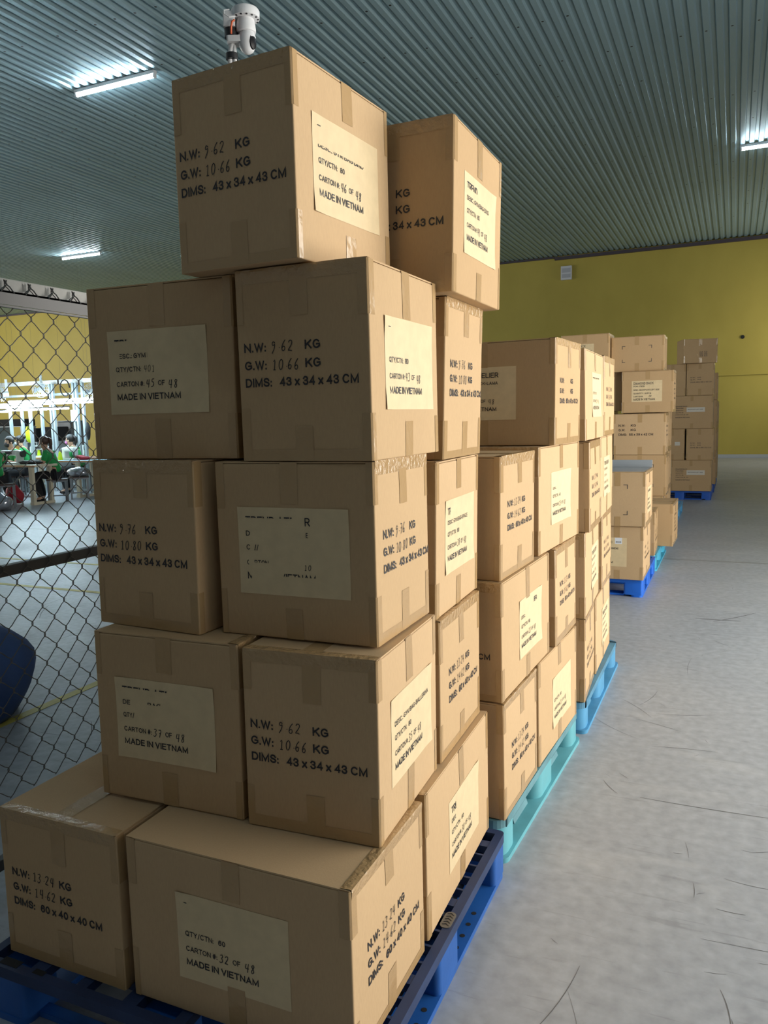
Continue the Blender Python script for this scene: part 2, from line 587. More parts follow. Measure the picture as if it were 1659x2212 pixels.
def ceiling_light(cx, cy, L, label):
    t = thing('ceiling_light', label, 'light', (cx, cy, ZC), 0, 'tube lights under the corrugated roof')
    MB().box(-L / 2, -0.035, -0.05, L / 2, 0.035, -0.001, 0.006).build('housing', WHITEM, t)
    MB().cyl((-L / 2 + 0.03, 0, -0.078), (L / 2 - 0.03, 0, -0.078), 0.021, 12).build('tube', TUBE, t, smooth=True)
    for sgn in (-1, 1):
        MB().box(sgn * (L / 2 - 0.015) - 0.015, -0.025, -0.102, sgn * (L / 2 - 0.015) + 0.015, 0.025, -0.05, 0.004).build('end_holder', WHITEM, t)
    return t


ceiling_light(-8.37, 9.47, 1.5, 'lit tube light under the roof nearest above the stack, left of the top carton')
ceiling_light(-17.6, 18.05, 1.5, 'smaller distant lit tube light low on the left of the roof')
ceiling_light(0.72, 17.1, 1.5, 'lit tube light at the right edge of the picture reflecting in the roof ribs')
for cx_, cy_ in ((-8.37, .6), (.72, .4), (.72, 9.4), (-8.37, 18.0), (-17.6, 9.4), (-17.6, .6), (-26.4, 9.4), (-26.4, 18.0)):  # unseen tubes added at further grid spots to lift the ambient light
    ceiling_light(cx_, cy_, 1.5, 'added tube light on the roof grid, out of view, brightening the hall')


# ------------------------------------------------------------------ lettering
TXT = {}


def arc(cx, cy, rx, ry, a0, a1, n=10):
    return [(cx + rx * math.cos(math.radians(a0 + (a1 - a0) * k / n)), cy + ry * math.sin(math.radians(a0 + (a1 - a0) * k / n))) for k in range(n + 1)]


# plain grotesque capitals as centre lines in a unit cell: width, strokes
FONT = {
    'A': (.74, [[(0, 0), (.5, 1), (1, 0)], [(.17, .31), (.83, .31)]]),
    'B': (.66, [[(0, 0), (0, 1), (.58, 1)] + arc(.58, .76, .36, .24, 90, -90, 8) + [(0, .52)], [(.58, .52)] + arc(.62, .26, .38, .26, 90, -90, 8) + [(0, 0)]]),
    'C': (.72, [arc(.52, .5, .52, .5, 42, 318, 16)]),
    'D': (.70, [[(0, 0), (0, 1), (.42, 1)] + arc(.42, .5, .58, .5, 90, -90, 12) + [(0, 0)]]),
    'E': (.60, [[(1, 1), (0, 1), (0, 0), (1, 0)], [(0, .53), (.9, .53)]]),
    'F': (.56, [[(1, 1), (0, 1), (0, 0)], [(0, .5), (.88, .5)]]),
    'G': (.76, [arc(.5, .5, .5, .5, 42, 318, 16) + [(1, .2), (1, .47), (.56, .47)]]),
    'H': (.70, [[(0, 0), (0, 1)], [(1, 0), (1, 1)], [(0, .53), (1, .53)]]),
    'I': (.0, [[(0, 0), (0, 1)]]),
    'K': (.70, [[(0, 0), (0, 1)], [(.96, 1), (0, .36)], [(.34, .60), (1, 0)]]),
    'L': (.56, [[(0, 1), (0, 0), (1, 0)]]),
    'M': (.84, [[(0, 0), (0, 1), (.5, .08), (1, 1), (1, 0)]]),
    'N': (.70, [[(0, 0), (0, 1), (1, 0), (1, 1)]]),
    'O': (.78, [arc(.5, .5, .5, .5, 90, 450, 20)]),
    'P': (.64, [[(0, 0), (0, 1), (.58, 1)] + arc(.58, .73, .42, .27, 90, -90, 10) + [(0, .46)]]),
    'Q': (.78, [arc(.5, .5, .5, .5, 90, 450, 20), [(.6, .24), (1, -.06)]]),
    'R': (.68, [[(0, 0), (0, 1), (.58, 1)] + arc(.58, .74, .38, .26, 90, -90, 10) + [(0, .48)], [(.5, .48), (1, 0)]]),
    'S': (.64, [[(.95, .76), (.8, .94), (.5, 1), (.17, .94), (.03, .75), (.15, .59), (.5, .51), (.86, .42), (1, .24), (.86, .06), (.5, 0), (.16, .06), (0, .25)]]),
    'T': (.64, [[(0, 1), (1, 1)], [(.5, 1), (.5, 0)]]),
    'U': (.68, [[(0, 1), (0, .35)] + arc(.5, .35, .5, .35, 180, 360, 10) + [(1, 1)]]),
    'V': (.70, [[(0, 1), (.5, 0), (1, 1)]]),
    'W': (1.0, [[(0, 1), (.26, 0), (.5, .94), (.74, 0), (1, 1)]]),
    'X': (.68, [[(0, 1), (1, 0)], [(0, 0), (1, 1)]]),
    'Y': (.68, [[(0, 1), (.5, .45), (1, 1)], [(.5, .45), (.5, 0)]]),
    'x': (.48, [[(0, .70), (1, 0)], [(0, 0), (1, .70)]]),
    '0': (.54, [arc(.5, .5, .5, .5, 90, 450, 18)]),
    '1': (.30, [[(0, .76), (.95, 1), (.95, 0)]]),
    '2': (.54, [[(.04, .70), (.08, .86), (.28, .98), (.55, 1), (.85, .93), (.97, .74), (.85, .52), (0, 0), (1, 0)]]),
    '3': (.54, [[(.03, .80), (.2, .97), (.5, 1), (.82, .93), (.93, .76), (.8, .58), (.45, .53), (.82, .48), (1, .27), (.85, .06), (.5, 0), (.16, .05), (0, .24)]]),
    '4': (.56, [[(.78, 0), (.78, 1), (0, .27), (1, .27)]]),
    '5': (.54, [[(.92, 1), (.18, 1), (.07, .50), (.4, .62), (.75, .57), (1, .32), (.85, .06), (.45, 0), (.12, .06), (0, .22)]]),
    '6': (.54, [[(.95, .80), (.78, .97), (.5, 1), (.18, .88), (0, .5), (.05, .16), (.3, 0), (.6, 0), (.9, .1), (1, .32), (.88, .55), (.55, .63), (.2, .52), (.02, .3)]]),
    '7': (.54, [[(0, 1), (1, 1), (.4, 0)]]),
    '8': (.54, [arc(.5, .76, .42, .24, 90, 450, 14), arc(.5, .26, .5, .26, 90, 450, 14)]),
    '9': (.54, [[(.05, .20), (.22, .03), (.5, 0), (.82, .12), (1, .5), (.95, .84), (.7, 1), (.4, 1), (.1, .9), (0, .68), (.12, .45), (.45, .37), (.8, .48), (.98, .7)]]),
    ':': (.0, [[(0, 0), (0, .02)], [(0, .56), (0, .58)]]),
    '.': (.0, [[(0, 0), (0, .02)]]),
    '/': (.34, [[(0, -.1), (1, 1.05)]]),
    '#': (.62, [[(.22, 0), (.38, 1)], [(.62, 0), (.78, 1)], [(.02, .34), (.92, .34)], [(.08, .66), (.98, .66)]]),
    '-': (.28, [[(0, .42), (1, .42)]]),
}


def glyphs(s, weight=0.15):
    """flat mesh of a printed string with cap height 1 and stroke width = weight"""
    k = (s, weight)
    if k in TXT:
        return TXT[k]
    vs, fs = [], []
    cx = 0.0
    t = weight
    for ch in s:
        if ch == ' ':
            cx += .30
            continue
        w, strokes = FONT[ch]
        for st in strokes:
            P = [Vector((cx + t / 2 + a * w, t / 2 + b * (1 - t))) for a, b in st]
            Q = [P[0]]
            for p in P[1:]:
                if (p - Q[-1]).length > 1e-5:
                    Q.append(p)
            n = len(Q)
            closed = (Q[0] - Q[-1]).length < 1e-4 and n > 3
            if not closed:                      # square ends reach the cell edge
                d0 = (Q[1] - Q[0]).normalized(); d1 = (Q[-1] - Q[-2]).normalized()
                Q[0] = Q[0] - d0 * t / 2; Q[-1] = Q[-1] + d1 * t / 2
            b0 = len(vs)
            for i, q in enumerate(Q):
                a = Q[i] - Q[i - 1] if i else (Q[-1] - Q[-2] if closed else Q[1] - Q[0])
                b = Q[i + 1] - Q[i] if i < n - 1 else (Q[1] - Q[0] if closed else Q[-1] - Q[-2])
                a.normalize(); b.normalize()
                na, nb = Vector((-a.y, a.x)), Vector((-b.y, b.x))
                m_ = na + nb
                m_ = m_.normalized() if m_.length > 1e-6 else na
                f = 1 / max(.42, m_.dot(na))
                vs += [tuple(q + m_ * t / 2 * f), tuple(q - m_ * t / 2 * f)]
            for i in range(n - 1):
                c = b0 + 2 * i
                fs.append((c, c + 1, c + 3, c + 2))
        cx += w + t + .13
    TXT[k] = (vs, fs)
    return TXT[k]


def text_geo(s, u, v, width, cap, weight=0.16, clip=None):
    """printed string with its baseline start at (u, v); width and cap height in metres"""
    vs, fs = glyphs(s, weight)
    x0 = min(q[0] for q in vs); x1 = max(q[0] for q in vs)
    b, t = 0.0, 1.0
    sx = width / (x1 - x0); sy = cap / (t - b)
    out = [(u + (q[0] - x0) * sx, v + (q[1] - b) * sy) for q in vs]
    if clip is None:
        return out, fs
    # keep only the part of the print that the photograph still shows
    bm = bmesh.new()
    bv = [bm.verts.new((a, c, 0)) for a, c in out]
    for f in fs:
        try:
            bm.faces.new([bv[i] for i in f])
        except ValueError:
            pass
    u0, v0, u1, v1 = clip
    for co, no in (((u0, 0, 0), (-1, 0, 0)), ((u1, 0, 0), (1, 0, 0)), ((0, v0, 0), (0, -1, 0)), ((0, v1, 0), (0, 1, 0))):
        bmesh.ops.bisect_plane(bm, geom=bm.verts[:] + bm.edges[:] + bm.faces[:], plane_co=co, plane_no=no, clear_outer=True)
    bm.verts.index_update()
    vs = [(q.co.x, q.co.y) for q in bm.verts]
    fs = [tuple(q.index for q in f.verts) for f in bm.faces]
    bm.free()
    return vs, fs


# handwriting: pen strokes on a 1 x 1.6 cell
PENS = {
    '0': [[(.5, 1.5), (.15, 1.2), (.1, .6), (.35, .05), (.7, .1), (.9, .7), (.8, 1.3), (.5, 1.5)]],
    '1': [[(.2, 1.2), (.5, 1.55), (.5, .05)], [(.25, .05), (.8, .05)]],
    '2': [[(.1, 1.2), (.3, 1.5), (.7, 1.45), (.8, 1.1), (.5, .6), (.1, .1), (.45, .15), (.9, .05)]],
    '3': [[(.1, 1.4), (.5, 1.55), (.8, 1.25), (.4, .85), (.8, .6), (.7, .2), (.35, .0), (.05, .2)]],
    '4': [[(.3, 1.5), (.1, .7), (.55, .65), (.9, .7)], [(.75, 1.55), (.7, .0)]],
    '5': [[(.8, 1.5), (.25, 1.5), (.2, .9), (.6, .95), (.8, .6), (.6, .1), (.1, .05)]],
    '6': [[(.7, 1.55), (.3, 1.1), (.1, .5), (.3, .05), (.7, .1), (.75, .55), (.45, .7), (.15, .45)]],
    '7': [[(.1, 1.45), (.85, 1.5), (.45, .0)], [(.3, .8), (.75, .85)]],
    '8': [[(.75, 1.35), (.4, 1.55), (.15, 1.25), (.5, .85), (.8, .4), (.45, .0), (.15, .35), (.5, .85), (.75, 1.35)]],
    '9': [[(.75, 1.2), (.4, 1.5), (.15, 1.15), (.4, .85), (.75, 1.15), (.7, .5), (.3, -.2)]],
    '.': [[(.4, .55), (.55, .5)]],
    ')': [[(.2, 1.5), (.4, .8), (.2, .1)]],
}


def pen_geo(s, u, v, width, height, thick=0.0021, rng=None):
    rng = rng or random
    n = sum(0.6 if c == '.' else 1 for c in s)
    cw = width / n
    vs, fs = [], []
    cx = u
    for c in s:
        adv = cw * (0.6 if c == '.' else 1)
        jx, jy = rng.uniform(-.1, .1), rng.uniform(-.12, .12)
        for st in PENS.get(c, []):
            P = [Vector((cx + (a * 0.8 + 0.1 + jx * .5 + (b - .8) * .12) * cw, v + (b / 1.6 + jy * .3) * height)) for a, b in st]
            # smooth the stroke
            Q = [P[0]]
            for a, b in zip(P, P[1:]):
                Q += [a.lerp(b, .25), a.lerp(b, .75)]
            Q.append(P[-1])
            b0 = len(vs)
            for i, q in enumerate(Q):
                t = (Q[min(i + 1, len(Q) - 1)] - Q[max(i - 1, 0)])
                t = t.normalized() if t.length > 1e-9 else Vector((1, 0))
                nn = Vector((-t.y, t.x)) * thick / 2
                vs += [(q + nn)[:], (q - nn)[:]]
            for i in range(len(Q) - 1):
                a = b0 + 2 * i
                fs.append((a, a + 1, a + 3, a + 2))
        cx += adv
    return vs, fs


# ------------------------------------------------------------------ cartons
class Carton:
    def __init__(s, name, loc, yaw, dx, dy, dz, label, group, shear=(0, 0), kraft=0, bulge=None, category='cardboard box'):
        s.dx, s.dy, s.dz = dx, dy, dz
        s.sh = shear
        c, n = math.cos(yaw), math.sin(yaw)
        fx, fy, fz = loc           # front right bottom corner
        cx = fx - dx / 2 * c - dy / 2 * n
        cy = fy - dx / 2 * n + dy / 2 * c
        s.root = thing('carton', label, category, (cx, cy, fz), yaw, group)
        s.rng = random.Random(sum(ord(q) * (i + 3) for i, q in enumerate(name + label)))
        s.b = bulge or (s.rng.uniform(.001, .003), s.rng.uniform(.001, .003))
        s.km = KRAFT[kraft]
        s.body()

    def D(s, p):
        x, y, z = p
        a, b, c = x / (s.dx / 2), y / (s.dy / 2), z / s.dz
        k = max(0.0, 1 - (2 * c - 1) ** 2)
        X = x + s.b[0] * a * max(0, 1 - b * b) * k + s.sh[0] * c
        Y = y + s.b[1] * b * max(0, 1 - a * a) * k + s.sh[1] * c
        return (X, Y, z)

    def P(s, face, u, v, off=0.0):
        if face == 'F':
            return (-s.dx / 2 + u, -s.dy / 2 - off, v)
        if face == 'R':
            return (s.dx / 2 + off, -s.dy / 2 + u, v)
        if face == 'L':
            return (-s.dx / 2 - off, s.dy / 2 - u, v)
        if face == 'B':
            return (s.dx / 2 - u, s.dy / 2 + off, v)
        return (-s.dx / 2 + u, -s.dy / 2 + v, s.dz + off)      # top

    def fw(s, face):
        return s.dx if face in 'FBT' else s.dy

    def mesh(s, mb, name, material, parent=None, smooth=False, **k):
        mb.v = [s.D(p) for p in mb.v]
        return mb.build(name, material, parent or s.root, smooth, **k)

    def body(s):
        T = 0.0035
        h = s.dz - T - 0.0012
        r = 0.0035

        def lines(Ln, n):
            return [0, r * .4, r, r + .004] + [r + .004 + (Ln - 2 * r - .008) * k / n for k in range(1, n)] + [Ln - r - .004, Ln - r, Ln - r * .4, Ln]
        lx, ly, lz = lines(s.dx, 6), lines(s.dy, 6), lines(h, 6)
        idx = {}
        mb = MB()

        def vid(i, j, k):
            key = (i, j, k)
            if key not in idx:
                p = Vector((lx[i], ly[j], lz[k]))
                q = Vector((min(max(p.x, r), s.dx - r), min(max(p.y, r), s.dy - r), min(max(p.z, r), h - r)))
                d = p - q
                if d.length > 1e-9:
                    p = q + d.normalized() * min(r, d.length) if sum(abs(t) > 1e-9 for t in d) > 1 else p
                idx[key] = len(mb.v)
                mb.v.append((p.x - s.dx / 2, p.y - s.dy / 2, p.z))
            return idx[key]
        nx, ny, nz = len(lx) - 1, len(ly) - 1, len(lz) - 1
        F = []
        for i in range(nx):
            for j in range(ny):
                F.append((vid(i, j, 0), vid(i, j + 1, 0), vid(i + 1, j + 1, 0), vid(i + 1, j, 0)))
                F.append((vid(i, j, nz), vid(i + 1, j, nz), vid(i + 1, j + 1, nz), vid(i, j + 1, nz)))
        for i in range(nx):
            for k in range(nz):
                F.append((vid(i, 0, k), vid(i + 1, 0, k), vid(i + 1, 0, k + 1), vid(i, 0, k + 1)))
                F.append((vid(i, ny, k), vid(i, ny, k + 1), vid(i + 1, ny, k + 1), vid(i + 1, ny, k)))
        for j in range(ny):
            for k in range(nz):
                F.append((vid(0, j, k), vid(0, j, k + 1), vid(0, j + 1, k + 1), vid(0, j + 1, k)))
                F.append((vid(nx, j, k), vid(nx, j + 1, k), vid(nx, j + 1, k + 1), vid(nx, j, k + 1)))
        mb.f = F
        mb.mi = [0] * len(F)
        s.mesh(mb, 'body', s.km, smooth='all')

    def flaps(s, axis):
        """two top flaps that meet in a slit along the axis"""
        z0, z1 = s.dz - 0.0036, s.dz
        g = 0.0018
        for sgn in (-1, 1):
            mb = MB()
            e = 0.0015
            if axis == 'y':
                a = sorted((sgn * g, sgn * (s.dx / 2 - e)))
                mb.box(a[0], -s.dy / 2 + e, z0, a[1], s.dy / 2 - e, z1)
            else:
                a = sorted((sgn * g, sgn * (s.dy / 2 - e)))
                mb.box(-s.dx / 2 + e, a[0], z0, s.dx / 2 - e, a[1], z1)
            s.mesh(mb, 'top_flap', s.km)

    def strip(s, face, u0, v0, u1, v1, off=0.0006, n=6, wav=0.0005):
        """flat strip of tape on a face, as a grid"""
        mb = MB()
        nu = n if abs(u1 - u0) > abs(v1 - v0) else 2
        nv = n if nu == 2 else 2
        for j in range(nv + 1):
            for i in range(nu + 1):
                ju = s.rng.uniform(-1, 1) * wav
                mb.v.append(s.P(face, u0 + (u1 - u0) * i / nu + ju, v0 + (v1 - v0) * j / nv + ju, off))
        for j in range(nv):
            for i in range(nu):
                a = j * (nu + 1) + i
                mb.f.append((a, a + 1, a + nu + 2, a + nu + 1)); mb.mi.append(0)
        return mb

    def fold(s, face, down, inn):
        """edge tape folded over the top edge of a face, crinkled along the fold"""
        wd = s.fw(face)
        n = 14
        mb = MB()
        rows = ((down, 0, .0006), (.004, 0, .0012), (0, .002, .0018), (-1, .006, .0016), (-1, inn, .0010))
        for k, (dn, i_, off) in enumerate(rows):
            for q in range(n + 1):
                u = .004 + (wd - .008) * q / n
                j = s.rng.uniform(0, .0014) if k in (1, 2, 3) else 0
                o_ = off + j
                if dn > 0:
                    p = s.P(face, u, s.dz - dn, o_)
                elif dn == 0:
                    p = s.P(face, u, s.dz + o_ * .6, o_ * .6)
                else:
                    a = s.P(face, u, s.dz, -i_)
                    p = (a[0], a[1], s.dz + o_)
                mb.v.append(p)
        for j in range(len(rows) - 1):
            for q in range(n):
                a = j * (n + 1) + q
                mb.f.append((a, a + 1, a + n + 2, a + n + 1)); mb.mi.append(0)
        s.mesh(mb, 'edge_tape', CRINKLE)

    def tape_all(s, nw, axis=None, top=True):
        """seam, edge and corner tape as on every carton of this kind; nw = faces with the weight print"""
        rg = s.rng
        for face in 'FR':
            wd = s.fw(face)
            c = wd / 2 + rg.uniform(-.008, .012)
            l1, l2 = rg.uniform(.085, .115), rg.uniform(.075, .105)
            s.mesh(s.strip(face, c - .024, s.dz - l1, c + .022, s.dz - .001, .0009), 'seam_tape', TAPE)
            s.mesh(s.strip(face, c - .022, .001, c + .024, l2, .0009), 'seam_tape', TAPE)
            if face in nw:
                s.fold(face, rg.uniform(.022, .032), rg.uniform(.018, .03))
                s.mesh(s.strip(face, .006, .001, wd - .006, rg.uniform(.022, .032), .0006), 'edge_tape', TAPE)
        # corner tape folds round the upright edges
        for (fa, ua, fb, ub) in (('F', 'end', 'R', 'start'), ('F', 'start', 'L', 'end'), ('R', 'end', 'B', 'start')):
            for hi in (True, False):
                ln = rg.uniform(.095, .125)
                wa, wb = rg.uniform(.018, .028), rg.uniform(.018, .028)
                v0, v1 = (s.dz - ln, s.dz - .001) if hi else (.001, ln)
                r = .0008
                A = [s.fw(fa) - wa, s.fw(fa) - .003] if ua == 'end' else [wa, .003]
                B = [.003, wb] if ub == 'start' else [s.fw(fb) - .003, s.fw(fb) - wb]
                mb = MB()
                cols = [(fa, A[0]), (fa, A[1]), (fb, B[0]), (fb, B[1])]
                if ua == 'start':
                    cols = [(fa, A[0]), (fa, A[1]), (fb, B[0]), (fb, B[1])]
                for v in (v0, (v0 + v1) / 2, v1):
                    for f, u in cols:
                        mb.v.append(s.P(f, u, v, r))
                for j in range(2):
                    for i in range(3):
                        a = j * 4 + i
                        mb.f.append((a, a + 1, a + 5, a + 4)); mb.mi.append(0)
                s.mesh(mb, 'corner_tape', TAPE)
        if axis:
            s.flaps(axis)
            if top:
                if axis == 'y':
                    s.mesh(s.strip('T', s.dx / 2 - .025, .002, s.dx / 2 + .025, s.dy - .002, .0008), 'top_tape', TAPE)
                else:
                    s.mesh(s.strip('T', .002, s.dy / 2 - .025, s.dx - .002, s.dy / 2 + .025, .0008), 'top_tape', TAPE)

    def ink(s, face, geos, name, material, parent=None, off=0.0012):
        for vs, fs in geos:
            if vs:
                s.mesh(MB().add([s.P(face, u, v, off) for u, v in vs], fs), name, material, parent)

    def weights(s, face, u, v, dims, nw=None, gw=None, name='printed_line'):
        """the N.W / G.W / DIMS block printed straight on the board; (u, v) = start of its first baseline"""
        c = .0205
        B = .182
        g = [text_geo('N.W:', u, v, .060, c, B), text_geo('KG', u + .162, v, .040, c, B),
             text_geo('G.W:', u, v - .0405, .060, c, B), text_geo('KG', u + .162, v - .0405, .040, c, B),
             text_geo('DIMS:', u, v - .080, .072, c, B), text_geo(dims, u + .092, v - .080, .203, c, B)]
        s.ink(face, g, name, INK)
        if nw:
            h = [pen_geo(nw, u + .072, v - .002, .062 if len(nw) < 5 else .074, .026, rng=s.rng),
                 pen_geo(gw, u + .074, v - .044, .074, .026, rng=s.rng)]
            s.ink(face, h, 'handwritten_weight', PEN, off=.0013)

    def paper(s, face, u, v, title=None, desc=None, qty=None, carton=None, total='48', made=True, penqty=None, ctn='QTY/CTN:', extra=()):
        """pasted A4 sheet; (u, v) is its lower left corner"""
        w, h = .297, .210
        mb = MB()
        nu, nv = 6, 4
        for j in range(nv + 1):
            for i in range(nu + 1):
                lift = 0.0007
                if i in (0, nu) and j in (0, nv):
                    lift += s.rng.choice((0, .0015, .003))
                mb.v.append(s.P(face, u + w * i / nu, v + h * j / nv, lift))
        for j in range(nv):
            for i in range(nu):
                a = j * (nu + 1) + i
                mb.f.append((a, a + 1, a + nu + 2, a + nu + 1)); mb.mi.append(0)
        pp = s.mesh(mb, 'paper_label', PAPER)
        g = []
        W = .152
        if title:
            g.append(text_geo(title[0], u + .022, v + .168, title[1], .020, .165, title[2] and tuple(a + b for a, b in zip(title[2], (u, v, u, v)))))
        if desc:
            g.append(text_geo(desc[0], u + .022, v + .1405, desc[1], .012, W, desc[2] and tuple(a + b for a, b in zip(desc[2], (u, v, u, v)))))
        if ctn:
            g.append(text_geo(ctn, u + .022, v + .107, .078, .0125, W))
        if qty:
            g.append(text_geo(qty, u + .113, v + .107, .019, .0125, W))
        if carton is not None:
            g.append(text_geo('CARTON #:', u + .022, v + .070, .086, .0125, W))
            g.append(text_geo('OF', u + .150, v + .070, .020, .0125, W))
        if made:
            g.append(text_geo('MADE IN VIETNAM', u + .022, v + .036, .194, .0160, .172))
        for e in extra:
            t, eu, ev, ew, ec, ecl = e
            g.append(text_geo(t, u + eu, v + ev, ew, ec, W, ecl and tuple(a + b for a, b in zip(ecl, (u, v, u, v)))))
        s.ink(face, g, 'printed_line', INK, pp, .0016)
        h = []
        if carton:
            h.append(pen_geo(carton, u + .113, v + .066, .028, .021, .0019, s.rng))
            h.append(pen_geo(total, u + .180, v + .062, .030, .022, .0019, s.rng))
        if penqty:
            h.append(pen_geo(penqty, u + .108, v + .104, .036, .018, .0012, s.rng))
        if h:
            s.ink(face, h, 'handwritten_number', INK, pp, .0017)
        return pp


BT = {
    'A': (-1.3041, 1.3145, 0.1497, -0.0057, 0.3889, 0.6030, 0.3938, 0.0001, 0.0025),
    'B': (-0.6891, 1.3180, 0.1496, -0.0007, 0.5889, 0.4017, 0.3996, -0.0005, 0.0016),
    'C': (-0.6915, 1.7541, 0.1497, 0.0268, 0.4030, 0.6063, 0.3997, -0.0010, 0.0004),
    'D': (-1.0556, 1.4803, 0.5508, 0.0284, 0.4282, 0.3430, 0.4341, 0.0037, 0.0020),
    'E': (-0.6971, 1.4891, 0.5508, 0.0486, 0.3393, 0.4196, 0.4309, 0.0023, 0.0026),
    'F': (-0.7160, 1.9391, 0.5508, 0.0320, 0.6029, 0.4027, 0.4001, 0.0014, 0.0012),
    'G': (-1.1856, 1.5208, 0.9862, -0.0672, 0.3411, 0.4329, 0.4275, 0.0046, 0.0029),
    'H': (-0.7262, 1.5678, 0.9862, 0.0129, 0.4214, 0.3400, 0.4235, 0.0004, -0.0003),
    'I': (-0.7279, 1.9505, 0.9529, 0.0377, 0.3430, 0.4248, 0.4303, 0.0079, 0.0024),
    'J': (-1.1018, 1.5982, 1.4156, 0.0518, 0.4322, 0.3430, 0.4360, 0.0020, 0.0016),
    'K': (-0.7234, 1.5630, 1.4112, -0.0078, 0.3416, 0.4100, 0.4364, -0.0006, -0.0013),
    'L': (-0.7283, 2.0321, 1.3854, 0.0061, 0.4330, 0.3448, 0.4390, 0.0132, 0.0041),
    'M': (-0.8674, 1.5185, 1.8530, -0.0772, 0.3343, 0.4245, 0.4285, 0.0003, 0.0002),
    'N': (-0.6754, 1.9774, 1.8267, 0.0023, 0.3430, 0.4451, 0.4348, 0.0105, 0.0022),
    'P0a': (-0.6681, 2.4161, 0.1508, -0.0341, 0.6028, 0.4110, 0.4029, -0.0019, -0.0021),
    'P0b': (-0.6527, 2.8563, 0.1498, -0.0541, 0.4030, 0.6008, 0.4080, -0.0025, -0.0001),
    'P1a': (-0.6743, 2.4187, 0.5590, -0.0351, 0.4030, 0.6175, 0.4010, -0.0014, -0.0011),
    'P1b': (-0.6387, 3.0948, 0.5602, -0.0171, 0.6030, 0.4008, 0.3986, -0.0026, -0.0021),
    'P2a': (-0.6871, 2.4488, 0.9616, -0.0405, 0.6030, 0.4022, 0.4086, 0.0035, 0.0012),
    'P2b': (-0.6708, 2.9341, 0.9616, -0.0683, 0.4030, 0.6073, 0.4152, 0.0009, -0.0002),
    'P3': (-0.6368, 3.0632, 1.3800, -0.0572, 0.6030, 0.4034, 0.4129, 0.0038, 0.0006),
    'Q0a': (-0.6067, 3.6010, 0.1501, 0.0542, 0.6030, 0.4033, 0.3993, -0.0012, -0.0011),
    'Q0b': (-0.6235, 4.0254, 0.1502, 0.0252, 0.4030, 0.6000, 0.3976, -0.0032, -0.0017),
    'Q1a': (-0.6079, 3.6014, 0.5517, 0.0515, 0.4030, 0.6013, 0.4014, -0.0028, -0.0012),
    'Q1b': (-0.6323, 4.2719, 0.5502, 0.0257, 0.6030, 0.4039, 0.4053, -0.0019, -0.0010),
    'Q2a': (-0.5910, 3.6155, 0.9556, 0.0355, 0.6030, 0.4016, 0.4122, -0.0039, -0.0009),
    'Q2b': (-0.6177, 4.0995, 0.9582, 0.0405, 0.4030, 0.6036, 0.4157, -0.0016, -0.0004),
    'Q3a': (-0.6107, 3.6079, 1.3755, 0.0162, 0.4030, 0.6024, 0.4120, -0.0057, -0.0011),
    'Q3b': (-0.6229, 4.2319, 1.3773, 0.0087, 0.6030, 0.4024, 0.4150, -0.0016, -0.0005),
}
D43, D60 = '43 x 34 x 43 CM', '60 x 40 x 40 CM'
G1 = 'cartons stacked on the nearest dark blue pallet'
G2 = 'cartons stacked on the turquoise pallet behind the first stack'
G3 = 'cartons stacked on the third pallet of the row'


def carton(n, label, group, kraft=0, bulge=None):
    x, y, z, yaw, dx, dy, dz, sx, sy = BT[n]
    c = Carton(n, (x, y, z), yaw, dx, dy, dz, label, group, (sx, sy), kraft, bulge)
    nwface = 'R' if dx > dy else 'F'
    c.tape_all(nwface, 'x' if nwface == 'R' else 'y')
    return c


# nearest stack, from the pallet up
c = carton('A', 'far left carton of the bottom layer with weights on its shaded front', G1)
c.weights('F', .033, .219, D60, '13.24', '14.62')
c = carton('B', 'big foreground carton at the bottom, its shaded front sheet numbered 32 of 48', G1, 1)
c.weights('R', .070, .221, D60, '13.24', '14.62')
c.paper('F', .142, .088, qty='60', carton='32', title=('TREND', .07, (.020, .186, .030, .20)))
c = carton('C', 'carton at the bottom right of the nearest stack, its sunlit sheet numbered 30 of 48', G1, 1)
c.paper('R', .182, .080, title=('TREND ATELIER', .205, (0, .15, .062, .20)), desc=('DESC.: GYM BAG', .16, (0, .1, .058, .17)), qty='60', carton='30')
c = carton('D', 'second-layer carton on the left with a half-blank shaded sheet numbered 37 of 48', G1)
c.paper('F', .061, .111, title=('TREND ATELIER', .205, (0, .184, .16, .20)), desc=('DESC.: GYM BAG-DINO', .197, (0, .13, .046, .17)), carton='37',
        ctn=None, extra=(('QTY/', .022, .107, .034, .0125, None), ('BAG', .100, .1405, .04, .012, (.1, .147, .2, .17))))
c = carton('E', 'second-layer corner carton with a sunlit sheet numbered 35 of 48', G1, 1)
c.weights('F', .017, .243, D43, '9.62', '10.66')
c.paper('R', .074, .104, desc=('DESC.: GYM BAG-BALLERINA', .245, None), qty='80', carton='35')
c = carton('F', 'second-layer carton above the one numbered 30, weights on its sunlit side', G1)
c.weights('R', .075, .227, D60, '13.24', '14.62')
c = carton('G', 'narrow third-layer carton at the left edge with weights on its shaded front', G1)
c.weights('F', .015, .244, D43, '9.76', '10.80')
c = carton('H', 'third-layer corner carton whose wide shaded front sheet is mostly blank', G1)
c.weights('R', .042, .243, D43, '9.76', '10.80')
